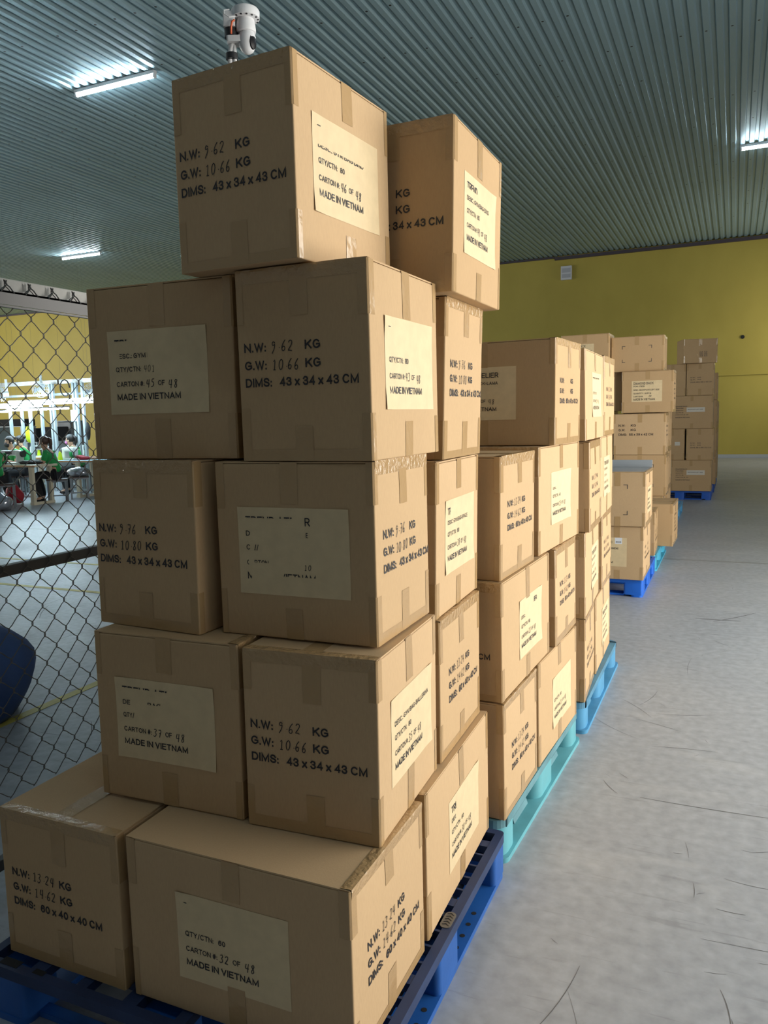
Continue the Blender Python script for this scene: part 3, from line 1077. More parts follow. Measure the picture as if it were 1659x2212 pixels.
c.paper('F', .061, .106, ctn=None, made=False, extra=(
    ('R', .184, .168, .014, .020, None), ('TREND ATELIER', .022, .168, .19, .020, (.02, .1845, .15, .2)),
    ('D', .022, .1405, .011, .0125, None), ('E', .186, .1405, .008, .0125, (.18, .141, .191, .16)), ('C', .022, .107, .010, .0125, None), ('//', .044, .107, .012, .0125, None),
    ('CARTON', .022, .070, .060, .0125, (.042, .0765, .1, .1)), ('C', .022, .070, .010, .0125, (.02, .06, .027, .1)),
    ('MADE IN VIETNAM', .022, .036, .186, .017, (.12, .0465, .3, .1)), ('M', .022, .036, .018, .017, (.02, .03, .033, .1))))
c.ink('F', [pen_geo('10', .061 + .178, .106 + .064, .02, .014, .0013)], 'handwritten_number', INK, off=.0017)
c = carton('I', 'third-layer carton with a sunlit gym bag sheet numbered 38 of 48', G1, 1)
c.paper('R', .078, .108, title=('TREND', .085, (0, .15, .045, .2)), desc=('DESC.: GYM BAG-SPACE', .197, None), qty='80', carton='38')
c = carton('J', 'fourth-layer carton on the left with a shaded sheet numbered 45 of 48', G1)
c.paper('F', .061, .115, desc=('DESC.: GYM BAG', .135, (.036, .13, .122, .17)), title=('TREND ATELIER', .19, (.02, .184, .06, .2)), carton='45', penqty='401')
c = carton('K', 'fourth-layer corner carton with a sunlit sheet numbered 43 of 48', G1)
c.weights('F', .018, .252, D43, '9.62', '10.66')
c.paper('R', .073, .113, qty='80', carton='43', title=('TREND', .07, (.02, .186, .036, .2)))
c = carton('L', 'fourth-layer carton directly below the one numbered 49, weights on its sunlit side', G1)
c.weights('R', .042, .254, D43, '9.76', '10.80')
c = carton('M', 'topmost corner carton of the nearest stack, its sunlit sheet numbered 46 of 48', G1, 1)
c.weights('F', .016, .250, D43, '9.62', '10.66')
c.paper('R', .068, .112, desc=('DESC.: GYM BAG DINO', .20, (0, .13, .3, .1465)), qty='80', carton='46', title=('TREND', .07, (.02, .186, .034, .2)))
c = carton('N', 'top carton behind the highest one, its sunlit gym bag sheet numbered 49 of 48', G1, 2)
c.weights('F', .021, .250, D43)
c.paper('R', .082, .111, title=('TREND ATELIER', .205, (0, .172, .115, .2)), desc=('DESC.: GYM BAG-DINO', .20, None), qty='80', carton='49')

# second stack
c = carton('P0a', 'bottom carton at the near corner of the turquoise pallet, weights on its sunlit side', G2, 1)
c.weights('R', .083, .223, D60, '13.24', '14.62')
c = carton('P0b', 'bottom carton at the far end of the turquoise pallet with a pasted sheet', G2)
c.paper('R', .194, .078, qty='60', carton='21')
c = carton('P1a', 'second-layer carton on the turquoise pallet with a sheet numbered 23 of 48', G2)
c.weights('F', .068, .222, D60, '13.24', '14.62')
c.paper('R', .20, .087, title=('TREND ATELIER', .205, (.18, .17, .3, .2)), desc=('DESC.: BACKPACK', .15, (0, .13, .075, .17)), qty='60', carton='23')
c = carton('P1b', 'second-layer carton at the far end of the turquoise pallet, weights on its side', G2, 1)
c.weights('R', .075, .234, D60, '13.24', '14.62')
c = carton('P2a', 'third-layer carton beside the nearest stack, its taped top visible and weights on its side', G2)
c.weights('R', .071, .237, D60, '13.24', '14.62')
c = carton('P2b', 'third-layer carton with a half-blank sheet numbered 25 of 48 on the turquoise pallet stack', G2, 1)
c.paper('R', .163, .098, desc=('DESC.: SACKPACK', .15, (0, .13, .075, .15)), qty='40', carton='25')
c = carton('P3', 'topmost carton of the turquoise pallet stack, a dark sheet on its wide shaded front', G2, 2)
c.weights('R', .062, .242, D60)
c.paper('F', .149, .103, title=('TREND ATELIER', .203, None), desc=('DESC.: BACKPACK-LAMA', .20, None), carton='28', qty='60')

# third stack
c = carton('Q0a', 'bottom near corner carton of the third stack, half hidden, weights on its side', G3)
c.weights('R', .075, .225, D60, '13.24', '14.62')
c = carton('Q0b', 'bottom far end carton of the third stack with a pasted sheet', G3, 1)
c.paper('R', .24, .078, title=('TREND ATELIER', .205, None), desc=('DESC.: BACKPACK', .15, None), qty='60', carton='13')
c = carton('Q1a', 'second-layer near corner carton of the third stack with a pasted sheet', G3, 1)
c.paper('R', .235, .085, title=('TREND ATELIER', .205, None), desc=('DESC.: BACKPACK', .15, None), qty='60', carton='15')
c = carton('Q1b', 'second-layer far end carton of the third stack, weights on its side', G3)
c.weights('R', .07, .235, D60, '13.24', '14.62')
c = carton('Q2a', 'third-layer near corner carton of the third stack, weights on its side', G3)
c.weights('R', .07, .235, D60, '13.24', '14.62')
c = carton('Q2b', 'third-layer far end carton of the third stack with a pasted sheet', G3, 1)
c.paper('R', .14, .095, title=('TREND ATELIER', .205, None), desc=('DESC.: BACKPACK', .15, None), qty='60', carton='17')
c = carton('Q3a', 'top near corner carton of the third stack with a pasted sheet', G3, 1)
c.paper('R', .20, .105, title=('TREND ATELIER', .205, (0, .18, .3, .2)), qty='60', carton='19')
c = carton('Q3b', 'top far end carton of the third stack, weights on its side', G3)
c.weights('R', .07, .235, D60, '13.24', '14.62')

# ------------------------------------------------------------------ cartons farther down the row
G4 = 'cartons on the bright blue pallet past the third stack'
G5 = 'cartons in the tall stack halfway down the aisle'
G6 = 'shaded cartons in the farthest stack'
G7 = 'cartons behind the farthest stack'


def far(loc, dims, label, group, yaw=0.0, kraft=2, nwface='R', edge=True):
    c = Carton('far', loc, yaw, *dims, label, group, (0, 0), kraft)
    c.tape_all(nwface, 'x' if nwface == 'R' else 'y')
    return c


def corner_marks(c, face, u0, v0, u1, v1, ln=.035):
    t = .006
    for u, v, du, dv in ((u0, v1, 1, -1), (u1, v1, -1, -1), (u0, v0, 1, 1), (u1, v0, -1, 1)):
        mb = MB()
        for a in (sorted((u, u + du * ln)) + sorted((v, v + dv * t)), sorted((u, u + du * t)) + sorted((v, v + dv * ln))):
            mb.add([c.P(face, a[0], a[2], .001), c.P(face, a[1], a[2], .001), c.P(face, a[1], a[3], .001), c.P(face, a[0], a[3], .001)], [(0, 1, 2, 3)])
        c.mesh(mb, 'corner_mark', INKSOFT)


def lines(c, face, items, material=None, off=.0012, W=.17):
    for s, u, v, w, cap in items:
        c.ink(face, [text_geo(s, u, v, w, cap, W)], 'printed_line', material or INK, off=off)


def sheet(c, face, u, v, w, h, material=None, name='paper_label'):
    mb = MB()
    n = 6
    for j in range(n + 1):
        for i in range(n + 1):
            mb.v.append(c.P(face, u + w * i / n, v + h * j / n, .0010))
    for j in range(n):
        for i in range(n):
            a = j * (n + 1) + i
            mb.f.append((a, a + 1, a + n + 2, a + n + 1)); mb.mi.append(0)
    c.mesh(mb, name, material or PAPER)


# bright blue pallet, two cartons high
r0 = far((-.635, 6.45, .150), (.42, .56, .436), 'lower carton on the bright blue pallet with a small white barcode sticker', G4, kraft=1)
sheet(r0, 'F', .0, .105, .292, .235)
sheet(r0, 'F', .20, .290, .055, .05, mat('white_sticker', (.72, .74, .78), rough=.5), 'white_sticker')
lines(r0, 'F', [('C', .165, .295, .016, .018), ('LEFT SIDE', .10, .245, .128, .015), ('VIETNAM', .065, .130, .120, .018), ('8028', .207, .300, .04, .012)], off=.0016)
lines(r0, 'R', [('N.W:', .10, .245, .08, .022), ('KG', .30, .245, .05, .022), ('G.W:', .10, .20, .08, .022), ('KG', .30, .20, .05, .022), ('DIMS: 55 x 39 x 42 CM', .10, .155, .36, .022)])
r1 = far((-.622, 6.43, .588), (.42, .56, .436), 'upper carton on the bright blue pallet with corner marks and an open grey flap', G4, kraft=1)
corner_marks(r1, 'F', .0, .09, .285, .335)
sheet(r1, 'R', .13, .09, .30, .21)
lines(r1, 'R', [('MADE IN VIETNAM', .15, .12, .24, .02), ('CARTON #', .15, .16, .14, .016), ('QUANTITY', .15, .195, .14, .016), ('DIAMOND BACK', .15, .26, .20, .02)], off=.0016)
GREYFILM = mat('grey_plastic_liner', (.30, .33, .36), rough=.35)
mb = MB(); mb.box(-.209, .24, .437, .209, .248, .500, .002)
r1.mesh(mb, 'open_flap', GREYFILM)
mb = MB(); mb.box(-.205, -.27, .4362, .205, .235, .4375)
r1.mesh(mb, 'plastic_liner', GREYFILM)

# turquoise pallet with two low cartons
s0 = far((-.650, 7.60, .150), (.45, .40, .415), 'low carton behind the bright blue pallet, weights on its narrow sunlit side', G4, yaw=.02)
lines(s0, 'R', [('N.W:', .06, .215, .08, .022), ('KG', .25, .215, .05, .022), ('G.W:', .06, .175, .08, .022), ('KG', .25, .175, .05, .022), ('DIMS: 55 x 39 x 42 CM', .05, .13, .32, .022)])
s1 = far((-.530, 8.17, .150), (.50, .56, .425), 'low carton jutting into the aisle in front of the tall stack', G4, yaw=-.02)
lines(s1, 'R', [('MADE IN VIETNAM', .15, .13, .24, .02), ('CARTON #', .15, .17, .14, .018), ('QUANTITY', .15, .21, .14, .018), ('DESC.:', .15, .25, .1, .018), ('DIAMOND BACK', .15, .29, .20, .02)])

# tall stack
tb = far((-.70, 9.08, .150), (.55, .40, .405), 'lowest carton of the tall stack, hidden behind the carton jutting into the aisle', G5)
t0 = far((-.672, 9.10, .557), (.56, .39, .455), 'carton of the tall stack between the low cartons and the weight-printed one', G5)
corner_marks(t0, 'F', .13, .10, .43, .35)
t1 = far((-.685, 9.10, 1.014), (.55, .40, .452), 'carton of the tall stack with weights printed across its wide front', G5, kraft=1)
lines(t1, 'F', [('N.W:', .055, .312, .070, .026), ('KG', .185, .312, .055, .026), ('G.W:', .055, .262, .070, .026), ('KG', .185, .262, .055, .026), ('DIMS:', .055, .212, .088, .026), ('55 x 39 x 42 CM', .168, .212, .255, .026)])
lines(t1, 'R', [('MADE IN VIETNAM', .10, .20, .2, .02), ('QUANTITY', .10, .25, .14, .018), ('DIAMOND BACK', .10, .30, .20, .02)])
t2 = far((-.611, 9.08, 1.478), (.537, .42, .450), 'carton of the tall stack with a big pale shipping sheet on its front', G5, yaw=.0)
sheet(t2, 'F', .105, .118, .318, .228)
lines(t2, 'F', [('DIAMOND BACK', .125, .305, .21, .026), ('PO#: 47829', .125, .278, .115, .016), ('DESC.: BACKPACK-LEFT SIDE', .125, .238, .27, .016), ('QUANTITY : 30 PCS', .125, .200, .185, .017),
                ('CARTON #:', .125, .168, .10, .017), ('OF', .285, .168, .03, .017), ('MADE IN VIETNAM', .125, .132, .225, .024)], off=.0016)
lines(t2, 'R', [('MADE IN VIETNAM', .10, .14, .2, .02), ('CARTON #', .10, .19, .14, .018), ('QUANTITY', .10, .24, .14, .018), ('DIAMOND BACK', .10, .30, .20, .02)])
t3 = far((-.715, 9.12, 1.930), (.555, .40, .380), 'top right carton of the tall stack with four black corner marks on its front', G5)
corner_marks(t3, 'F', .115, .10, .43, .28)
t4 = far((-1.283, 9.02, 1.950), (.52, .40, .405), 'top left carton of the tall stack, its pale sheet cut off by the sunlit cartons', G5)
sheet(t4, 'F', .02, .06, .34, .24)
lines(t4, 'F', [('DIAMOND BACK', .06, .265, .21, .026), ('MADE IN VIETNAM', .06, .10, .225, .024), ('QUANTITY : 30 PCS', .06, .17, .18, .017), ('DESC.: BACKPACK', .06, .215, .28, .016)], off=.0016)
for k, z in enumerate((.150, .602, 1.053, 1.502)):
    lb = ('bottom', 'second', 'third', 'fourth')[k]
    far((-1.165 if k == 3 else -1.255, 9.20, z), (.50, .40, .446 if k else .448), '%s carton up in the column under the top left carton of the tall stack' % lb, G5)
for k, z in enumerate((.150, .602, 1.054, 1.506)):
    lb = ('bottom', 'second', 'third', 'fourth')[k]
    far((-.69, 9.56, z), (.50, .55, .449), '%s carton up in the column directly behind the tall stack' % lb, G5)

# farthest stack
u0 = far((-.322, 13.86, .150), (.62, .55, .512), 'bottom carton of the farthest stack on the royal blue pallet', G6)
SH = mat('grey_label_strip', (.60, .55, .47), rough=.6)


def shipping(c):
    sheet(c, 'F', .24, .27, .28, .075, SH, 'label_strip')
    lines(c, 'F', [('DIAMOND BACK', .07, .355, .18, .018), ('PO# 47829', .07, .325, .12, .016), ('BACKPACK-LEFT SIDE', .26, .305, .23, .014), ('QUANTITY', .07, .29, .12, .015), ('30 PCS', .07, .255, .12, .015), ('CARTON #  OF', .07, .22, .20, .015), ('MADE IN VIETNAM', .07, .175, .22, .018)], INKSOFT, off=.0016)


shipping(u0)
u1b = far((-.300, 13.88, .664), (.415, .53, .515), 'right-hand carton of the second layer in the farthest stack', G6, kraft=2)
lines(u1b, 'F', [('N.W:    KG', .06, .27, .16, .018), ('G.W:    KG', .06, .235, .16, .018), ('DIMS: 55 x 39 x 42 CM', .06, .195, .32, .018)], INKSOFT)
u1a = far((-.745, 13.88, .664), (.40, .53, .515), 'left-hand carton of the second layer in the farthest stack', G6)
sheet(u1a, 'F', .25, .24, .08, .06, SH, 'label_strip')
u2 = far((-.322, 13.87, 1.182), (.64, .55, .535), 'wide middle carton of the farthest stack with a pale label strip', G6)
shipping(u2)
u3b = far((-.318, 13.88, 1.720), (.415, .53, .515), 'right-hand carton of the fourth layer in the farthest stack, under the turned one', G6)
lines(u3b, 'F', [('N.W:    KG', .06, .28, .16, .018), ('G.W:    KG', .06, .245, .16, .018), ('DIMS: 55 x 39 x 42 CM', .06, .205, .32, .018)], INKSOFT)
u3a = far((-.745, 13.88, 1.720), (.40, .53, .515), 'left-hand carton of the fourth layer in the farthest stack', G6)
u4 = far((-.275, 13.93, 2.238), (.53, .42, .385), 'turned carton on the very top of the farthest stack', G6, yaw=.30)
lines(u4, 'F', [('N.W: KG', .25, .10, .05, .09), ('G.W: KG', .32, .10, .05, .09)], INKSOFT)
for k, (z, h) in enumerate(((.150, .50), (.652, .50), (1.154, .50), (1.656, .47))):
    lb = ('bottom', 'second', 'third', 'fourth')[k]
    far((-.285, 15.22, z), (.50, .55, h), '%s carton up in the stack hidden just behind the farthest stack' % lb, G7)
for k, (z, h) in enumerate(((.150, .50), (.652, .50), (1.154, .48))):
    lb = ('bottom', 'middle', 'top')[k]
    far((-.285, 16.55, z), (.50, .55, h), '%s carton of the last stack before the yellow back wall' % lb, G7)


# ------------------------------------------------------------------ pallets
def pallet(label, xr, yf, W, L, col, colname, deckcol=None, fl=(.19, .20), yaw=0.0, rounded=False, humps=False, badge=False, top_slots=True):
    """plastic pallet; (xr, yf) is its front right corner on the floor"""
    H = .148
    M = mat(colname, col, rough=.42, spec=.45, var=.12, scale=7, bump=.08, bscale=25)
    MD = mat(colname + '_deck', deckcol, rough=.5, spec=.3, var=.2, scale=9) if deckcol else M
    DK = mat('dark_hole', (.006, .006, .008), rough=.9)
    t = thing('plastic_pallet', label, 'pallet', (xr, yf, 0), yaw, 'plastic pallets under the cartons')
    rim, r = (.034 if rounded else .026), (.05 if rounded else .018)
    rim2 = max(rim, r)
    d = MB()
    z0, z1 = .118, H
    # rim of the deck with rounded corners
    d.box(-W + r, 0, z0, -r, rim, z1); d.box(-W + r, L - rim, z0, -r, L, z1)
    d.box(-rim, rim, z0, 0, L - rim, z1); d.box(-W, rim, z0, -W + rim, L - rim, z1)
    d.box(-r, r, z0, 0, rim, z1); d.box(-W, r, z0, -W + r, rim, z1); d.box(-r, L - rim, z0, 0, L - r, z1); d.box(-W, L - rim, z0, -W + r, L - r, z1)
    for cx, cy, a0 in ((-r, r, 270), (-W + r, r, 180), (-W + r, L - r, 90), (-r, L - r, 0)):
        ring = [(cx, cy)] + [(cx + r * math.cos(math.radians(a0 + 90 * k / 6)), cy + r * math.sin(math.radians(a0 + 90 * k / 6))) for k in range(7)]
        n = len(ring)
        d.add([(a, b, z0) for a, b in ring] + [(a, b, z1) for a, b in ring],
              [tuple(range(n))[::-1], tuple(range(n, 2 * n))] + [(k, (k + 1) % n, n + (k + 1) % n, n + k) for k in range(n)])
    # open grid inside the rim
    nx = 7
    for k in range(1, nx):
        x = -W + rim + (W - 2 * rim) * k / nx
        wd = .042 if k % 2 else .03
        d.box(x - wd / 2, rim, z0 + .004, x + wd / 2, L - rim, z1 - .001)
    ny = int((L - 2 * rim) / .062)
    for k in range(1, ny):
        y = rim + (L - 2 * rim) * k / ny
        wd = .034 if k % 5 == 0 else .008
        d.box(-W + rim, y - wd / 2, z0 + .004, -rim, y + wd / 2, z1 - .0015)
    d.build('deck', MD, t)
    # nine feet
    fx = ((-.15, -.002), (-W / 2 - .075, -W / 2 + .075), (-W + .002, -W + .15))
    fy = ((.002, fl[0]), (L / 2 - fl[1] / 2, L / 2 + fl[1] / 2), (L - fl[0], L - .002))
    for a in fx:
        for b in fy:
            mb = MB()
            mb.vbox(a[0], b[0], .018, a[1], b[1], z0, .05 if rounded else .018)
            mb.build('foot', M, t, smooth=True)
    # runners
    for a in fx:
        mb = MB()
        mb.vbox(a[0] + (.055 if a[1] > -.1 else 0), 0, 0, a[1] + .0 + (.012 if rounded and a[1] > -.1 else 0), L, .018, .03, 5)
        mb.build('runner', M, t, smooth=True)
    for b in fy:
        MB().box(-W + .15, b[0] + .04, .001, -.15, b[1] - .04, .016).build('cross_runner', M, t)
    # screw holes along the aisle-side runner
    if not humps:
        for y in [L * f for f in (.23, .28, .33, .38, .61, .66, .71, .76)]:
            for x in (-.055, -.025):
                MB().lathe([(.0075, .0178), (.0075, .0187)], (x, y, 0), 12).build('screw_hole', DK, t)
    else:
        for ya, yb in ((.215, L / 2 - .125), (L / 2 + .125, L - .215)):
            mb = MB()
            prof = [(-.118, .018), (-.113, .046), (-.095, .058), (-.064, .055), (-.042, .038), (-.036, .018)]
            yc = (ya + yb) / 2
            y0_, y1_ = yc - .085, yc + .085
            n = len(prof)
            mb.add([(a, y0_, b) for a, b in prof] + [(a, y1_, b) for a, b in prof], [tuple(range(n)), tuple(range(n, 2 * n))[::-1]] + [(k, k + n, k + 1 + n, k + 1) for k in range(n - 1)])
            hp_ = mb.build('ridge', MD, t)
            for yy in (yc - .04, yc + .04):
                MB().lathe([(.008, .0560), (.008, .0585)], (-.082, yy, 0), 12).build('screw_hole', DK, hp_)
    if badge:
        mb = MB()
        mb.vbox(-.037, .560, H - .001, -.006, .630, H + .002, .014)
        b_ = mb.build('oval_badge', mat('badge_metal', (.16, .16, .16), rough=.4, metal=.6), t, smooth=True)
        mb = MB()
        for k in range(5):
            y = .572 + .0115 * k
            mb.tube([(-.031, y, H + .0022), (-.021, y + .005, H + .0026), (-.012, y - .002, H + .0022)], .0014, 5)
        mb.build('embossing', mat('badge_dark', (.04, .04, .04)), b_)
    # slots in the near rim
    if top_slots:
        for x0, x1, y0, y1 in ((-W + .06, -W + .12, .01, .034), (-W + .17, -W + .205, .014, .03)):
            MB().box(x0, y0, H - .0005, x1, y1, H + .0006).build('rim_slot', DK, t)
    return t


NAVY = srgb(50, 78, 152)
pallet('dark blue pallet with drilled runners under the nearest stack', -.652, 1.262, 1.09, 1.095, (.014, .095, .36), 'navy_plastic', (.022, .040, .105), (.115, .157), badge=True)
pallet('turquoise pallet with rounded feet under the second stack', -.670, 2.405, 1.09, 1.11, (.13, .40, .46), 'turquoise_plastic', (.12, .26, .30), (.15, .232), yaw=-.045, rounded=True, humps=True, top_slots=False)
pallet('light blue pallet under the third stack', -.605, 3.585, 1.09, 1.11, (.08, .29, .50), 'light_blue_plastic', (.08, .22, .34), (.15, .232), rounded=True, humps=True, top_slots=False)
pallet('bright royal blue pallet with a wide front foot in mid aisle', -.640, 6.49, 1.09, 1.09, (.012, .13, .62), 'royal_blue_plastic')
pallet('turquoise pallet under the two low cartons past the bright blue one', -.640, 7.62, 1.09, 1.16, (.06, .40, .60), 'sky_blue_plastic', rounded=True, top_slots=False)
pallet('light blue pallet under the tall stack of brown cartons', -.655, 9.0, 1.2, 1.2, (.08, .33, .58), 'mid_blue_plastic', top_slots=False)
pallet('empty light blue pallet end showing beyond the low cartons', -.665, 11.0, 1.0, 1.35, (.08, .33, .58), 'mid_blue_plastic', top_slots=False)
pallet('royal blue pallet with a dark opening under the farthest stack', -.318, 13.90, .98, 1.10, (.012, .095, .46), 'deep_blue_plastic', top_slots=False)
pallet('dark blue pallet under the stack just behind the farthest one', -.300, 15.18, 1.0, 1.10, (.012, .075, .34), 'dull_blue_plastic', top_slots=False)
pallet('dark blue pallet under the last stack before the back wall', -.300, 16.50, 1.0, 1.10, (.012, .075, .34), 'dull_blue_plastic', top_slots=False)


# ------------------------------------------------------------------ chain-link fence on the left
FX = -2.0
fence = thing('chain_link_fence', 'grey chain-link fence with steel rails left of the stacked cartons', 'fence', (FX, 1.6, 0))
STEEL = mat('fence_steel', (.17, .17, .175), rough=.42, metal=.3)
STEELD = mat('fence_steel_dark', (.07, .075, .08), rough=.5, metal=.3)
WHITEST = mat('white_painted_steel', (.62, .62, .60), rough=.45, var=.12, scale=12)
FY0, FY1 = .0, 4.4


def fbox(name, m_, x0, z0, x1, z1, y0=FY0, y1=FY1, bev=.0):
    return MB().box(x0, y0 - 1.6, z0, x1, y1 - 1.6, z1, bev).build(name, m_, fence)


fbox('top_beam', WHITEST, -.055, 1.905, -.010, 1.949, bev=.003)
mb = MB()
mb.box(.006, FY0 - 1.6, 1.868, .011, FY1 - 1.6, 1.909); mb.box(-.004, FY0 - 1.6, 1.903, .011, FY1 - 1.6, 1.909); mb.box(.0, FY0 - 1.6, 1.860, .013, FY1 - 1.6, 1.866)
mb.build('clamp_rail', STEEL, fence)
fbox('middle_rail', STEELD, -.035, 1.055, -.006, 1.088, bev=.002)
fbox('bottom_rail', STEELD, -.035, .16, -.006, .195, bev=.002)
for y in (.35, 3.12):
    fbox('post', STEELD, -.075, .0, -.036, 1.93 if y < 1 else 2.9, y - .025, y + .025, .002)
# woven wire: every strand zigzags and hooks round its neighbours
WIRE = mat('fence_wire', (.12, .118, .115), rough=.4, metal=.6)
mb = MB()
DX, DZ = .0880, .0945           # diamond width and height
ztop, zbot = 1.930, .368
nrow = int((ztop - zbot) / (DZ / 2))
ncol = int((FY1 - FY0) / DX)
rw = .0015
for c in range(ncol):
    yb = FY0 + .02 + c * DX - 1.6
    for side in (0,):
        pts = []
        for k in range(nrow + 1):
            z = ztop - k * DZ / 2
            y = yb + (DX / 2 + .004 if (k % 2 == 0) else -.004)
            xo = .0022 * (1 if k % 2 else -1)
            if k == 0:
                pts += [(xo, y, z + .012), (xo, y - .003, z)]
            else:
                yp = yb + (DX / 2 + .004 if (k % 2 == 1) else -.004)
                # straight run, then a tight bend
                zp = ztop - (k - 1) * DZ / 2
                pts.append((-xo, yp, zp - .0045))
                for f in (.28, .5, .72):
                    pts.append((-xo + 2 * xo * f, yp + (y - yp) * f, zp + (z - zp) * f))
                pts.append((xo, y, z + .0045))
        mb.tube(pts, rw, 5)
        # mirrored strand shares the bends
        pts2 = []
        for (x, y, z) in pts:
            pts2.append((-x, 2 * (yb + DX / 2) - y, z))
        mb.tube(pts2, rw, 5)
mesh_o = mb.build('wire_mesh', WIRE, fence, smooth=True)
# twisted ends clipped over the top beam
for c in range(ncol):
    y = FY0 + .02 + c * DX + DX / 2 - 1.6
    mb = MB()
    for sg in (-1, 1):
        mb.tube([(.010, y + sg * .024, 1.904), (.011, y + sg * .008, 1.921), (.007, y - sg * .002, 1.929), (.004, y + sg * .004, 1.940)], .0021, 5)
    mb.build('twisted_end', WIRE, fence, smooth=True)

# security camera on its conduits, fixed to the fence post
sc_ = thing('security_camera', 'white pan-tilt security camera on conduits behind the topmost carton', 'security camera', (FX, 3.06, 0))
PLA = mat('camera_white', (.66, .67, .69), rough=.32)
CON = mat('conduit_white', (.60, .61, .62), rough=.45)
BLK = mat('black_tape', (.012, .012, .014), rough=.4)
rt = Vector((R_.x, R_.y, 0)).normalized()
fw = Vector((-rt.y, rt.x, 0))


def cpt(a, z, b=0.0):
    """a metres along the picture's right, b towards the back, z up"""
    return rt * a + fw * b + Vector((0, 0, z))


mb = MB(); mb.tube([cpt(-.048, 2.2), cpt(-.045, 3.02), cpt(-.043, 3.085), cpt(-.034, 3.12), cpt(-.022, 3.145)], .0115, 10)
mb.build('conduit', CON, sc_, smooth=True)
mb = MB(); mb.tube([cpt(-.025, 2.2), cpt(-.024, 3.09), cpt(-.024, 3.12)], .0095, 10)
mb.build('conduit', CON, sc_, smooth=True)
mb = MB(); mb.tube([cpt(-.036, 3.062), cpt(-.036, 3.086)], .0265, 12)
mb.build('tape_band', BLK, sc_, smooth=True)
mb = MB(); mb.tube([cpt(-.034, 3.15), cpt(-.034, 3.185)], .030, 12)
mb.build('tape_band', BLK, sc_, smooth=True)
mb = MB(); mb.vbox(-.052, -.03, 3.125, .012, .03, 3.150, .01)
mb.v = [tuple(cpt(q[0], q[2], q[1])) for q in mb.v]
mb.build('bracket', CON, sc_, smooth=True)
mb = MB(); mb.vbox(-.062, -.035, 3.185, -.012, .035, 3.245, .006)
mb.v = [tuple(cpt(q[0], q[2], q[1])) for q in mb.v]
mb.build('junction_box', PLA, sc_, smooth=True)
Cx = .030
mb = MB(); mb.lathe([(.048, 3.222), (.060, 3.226), (.062, 3.254), (.057, 3.262), (.0, 3.264)], tuple(cpt(Cx, 0)), 28)
mb.build('mount_plate', PLA, sc_, smooth=True)
mb = MB()
for k in range(14):
    a = 2 * PI * k / 14
    q = cpt(Cx, 0) + Vector((math.cos(a) * .053, math.sin(a) * .053, 3.2225))
    mb.box(q.x - .0035, q.y - .0035, q.z - .001, q.x + .0035, q.y + .0035, q.z + .002)
mb.build('vent_slots', BLK, sc_)
mb = MB(); mb.lathe([(.036, 3.224), (.041, 3.20), (.043, 3.178), (.041, 3.170), (.030, 3.166)], tuple(cpt(Cx, 0)), 28)
mb.build('neck', PLA, sc_, smooth=True)
mb = MB()
prof_ = [(.002, 3.084), (.016, 3.087), (.027, 3.096), (.034, 3.112), (.038, 3.132), (.038, 3.150), (.034, 3.166), (.028, 3.172)]
mb.lathe(prof_, tuple(cpt(Cx + .003, 0)), 28)
hd = mb.build('camera_head', PLA, sc_, smooth=True)
# dark oval lens window facing right of the picture and a little towards the viewer
mb = MB()
ld = (rt * .86 - fw * .5).normalized()
lu = Vector((0, 0, 1)); lr = ld.cross(lu)
c0 = cpt(Cx + .003, 3.128) + ld * .0215
vs = [c0 + ld * .018]
for rr_, off in ((.55, .0165), (1.0, .012), (1.02, .004)):
    for k in range(24):
        a = 2 * PI * k / 24
        vs.append(c0 + lr * math.cos(a) * .021 * rr_ + lu * math.sin(a) * .032 * rr_ + ld * off)
fs = [(0, 1 + (k + 1) % 24, 1 + k) for k in range(24)]
for j in range(2):
    for k in range(24):
        fs.append((1 + j * 24 + k, 1 + j * 24 + (k + 1) % 24, 1 + (j + 1) * 24 + (k + 1) % 24, 1 + (j + 1) * 24 + k))
mb.add(vs, fs)
ln_ = mb.build('lens_window', mat('black_gloss', (.008, .008, .01), rough=.35, spec=.25), hd, smooth=True)
mb = MB(); mb.tube([cpt(-.005, 3.215, -.05), cpt(-.03, 3.208, -.06), cpt(-.052, 3.222, -.055), cpt(-.052, 3.24, -.05), cpt(-.03, 3.245, -.045)], .0028, 10)
mb.build('white_cable', PLA, sc_, smooth=True)
mb = MB(); mb.tube([cpt(-.012, 3.205, -.04), cpt(-.022, 3.195, -.045), cpt(-.026, 3.175, -.045), cpt(-.03, 3.155, -.03)], .0045, 10)
mb.build('orange_cable', mat('orange_cable', (.55, .10, .03), rough=.5), sc_, smooth=True)

# blue sack on the floor beyond the fence
mb = MB()
mb.ball((-3.76, 2.66, .20), .50, .42, .30, 28, 18, bumpy=.16, sc=3.2, floor=.002)
mb2 = MB()
sk = mb.build('blue_sack', mat('blue_cloth', (.020, .060, .19), rough=.7, var=.2, scale=4, bump=.3, bscale=9), smooth='all')
sk['label'] = 'slumped blue cloth sack on the floor beyond the fence at the left edge'; sk['category'] = 'sack'

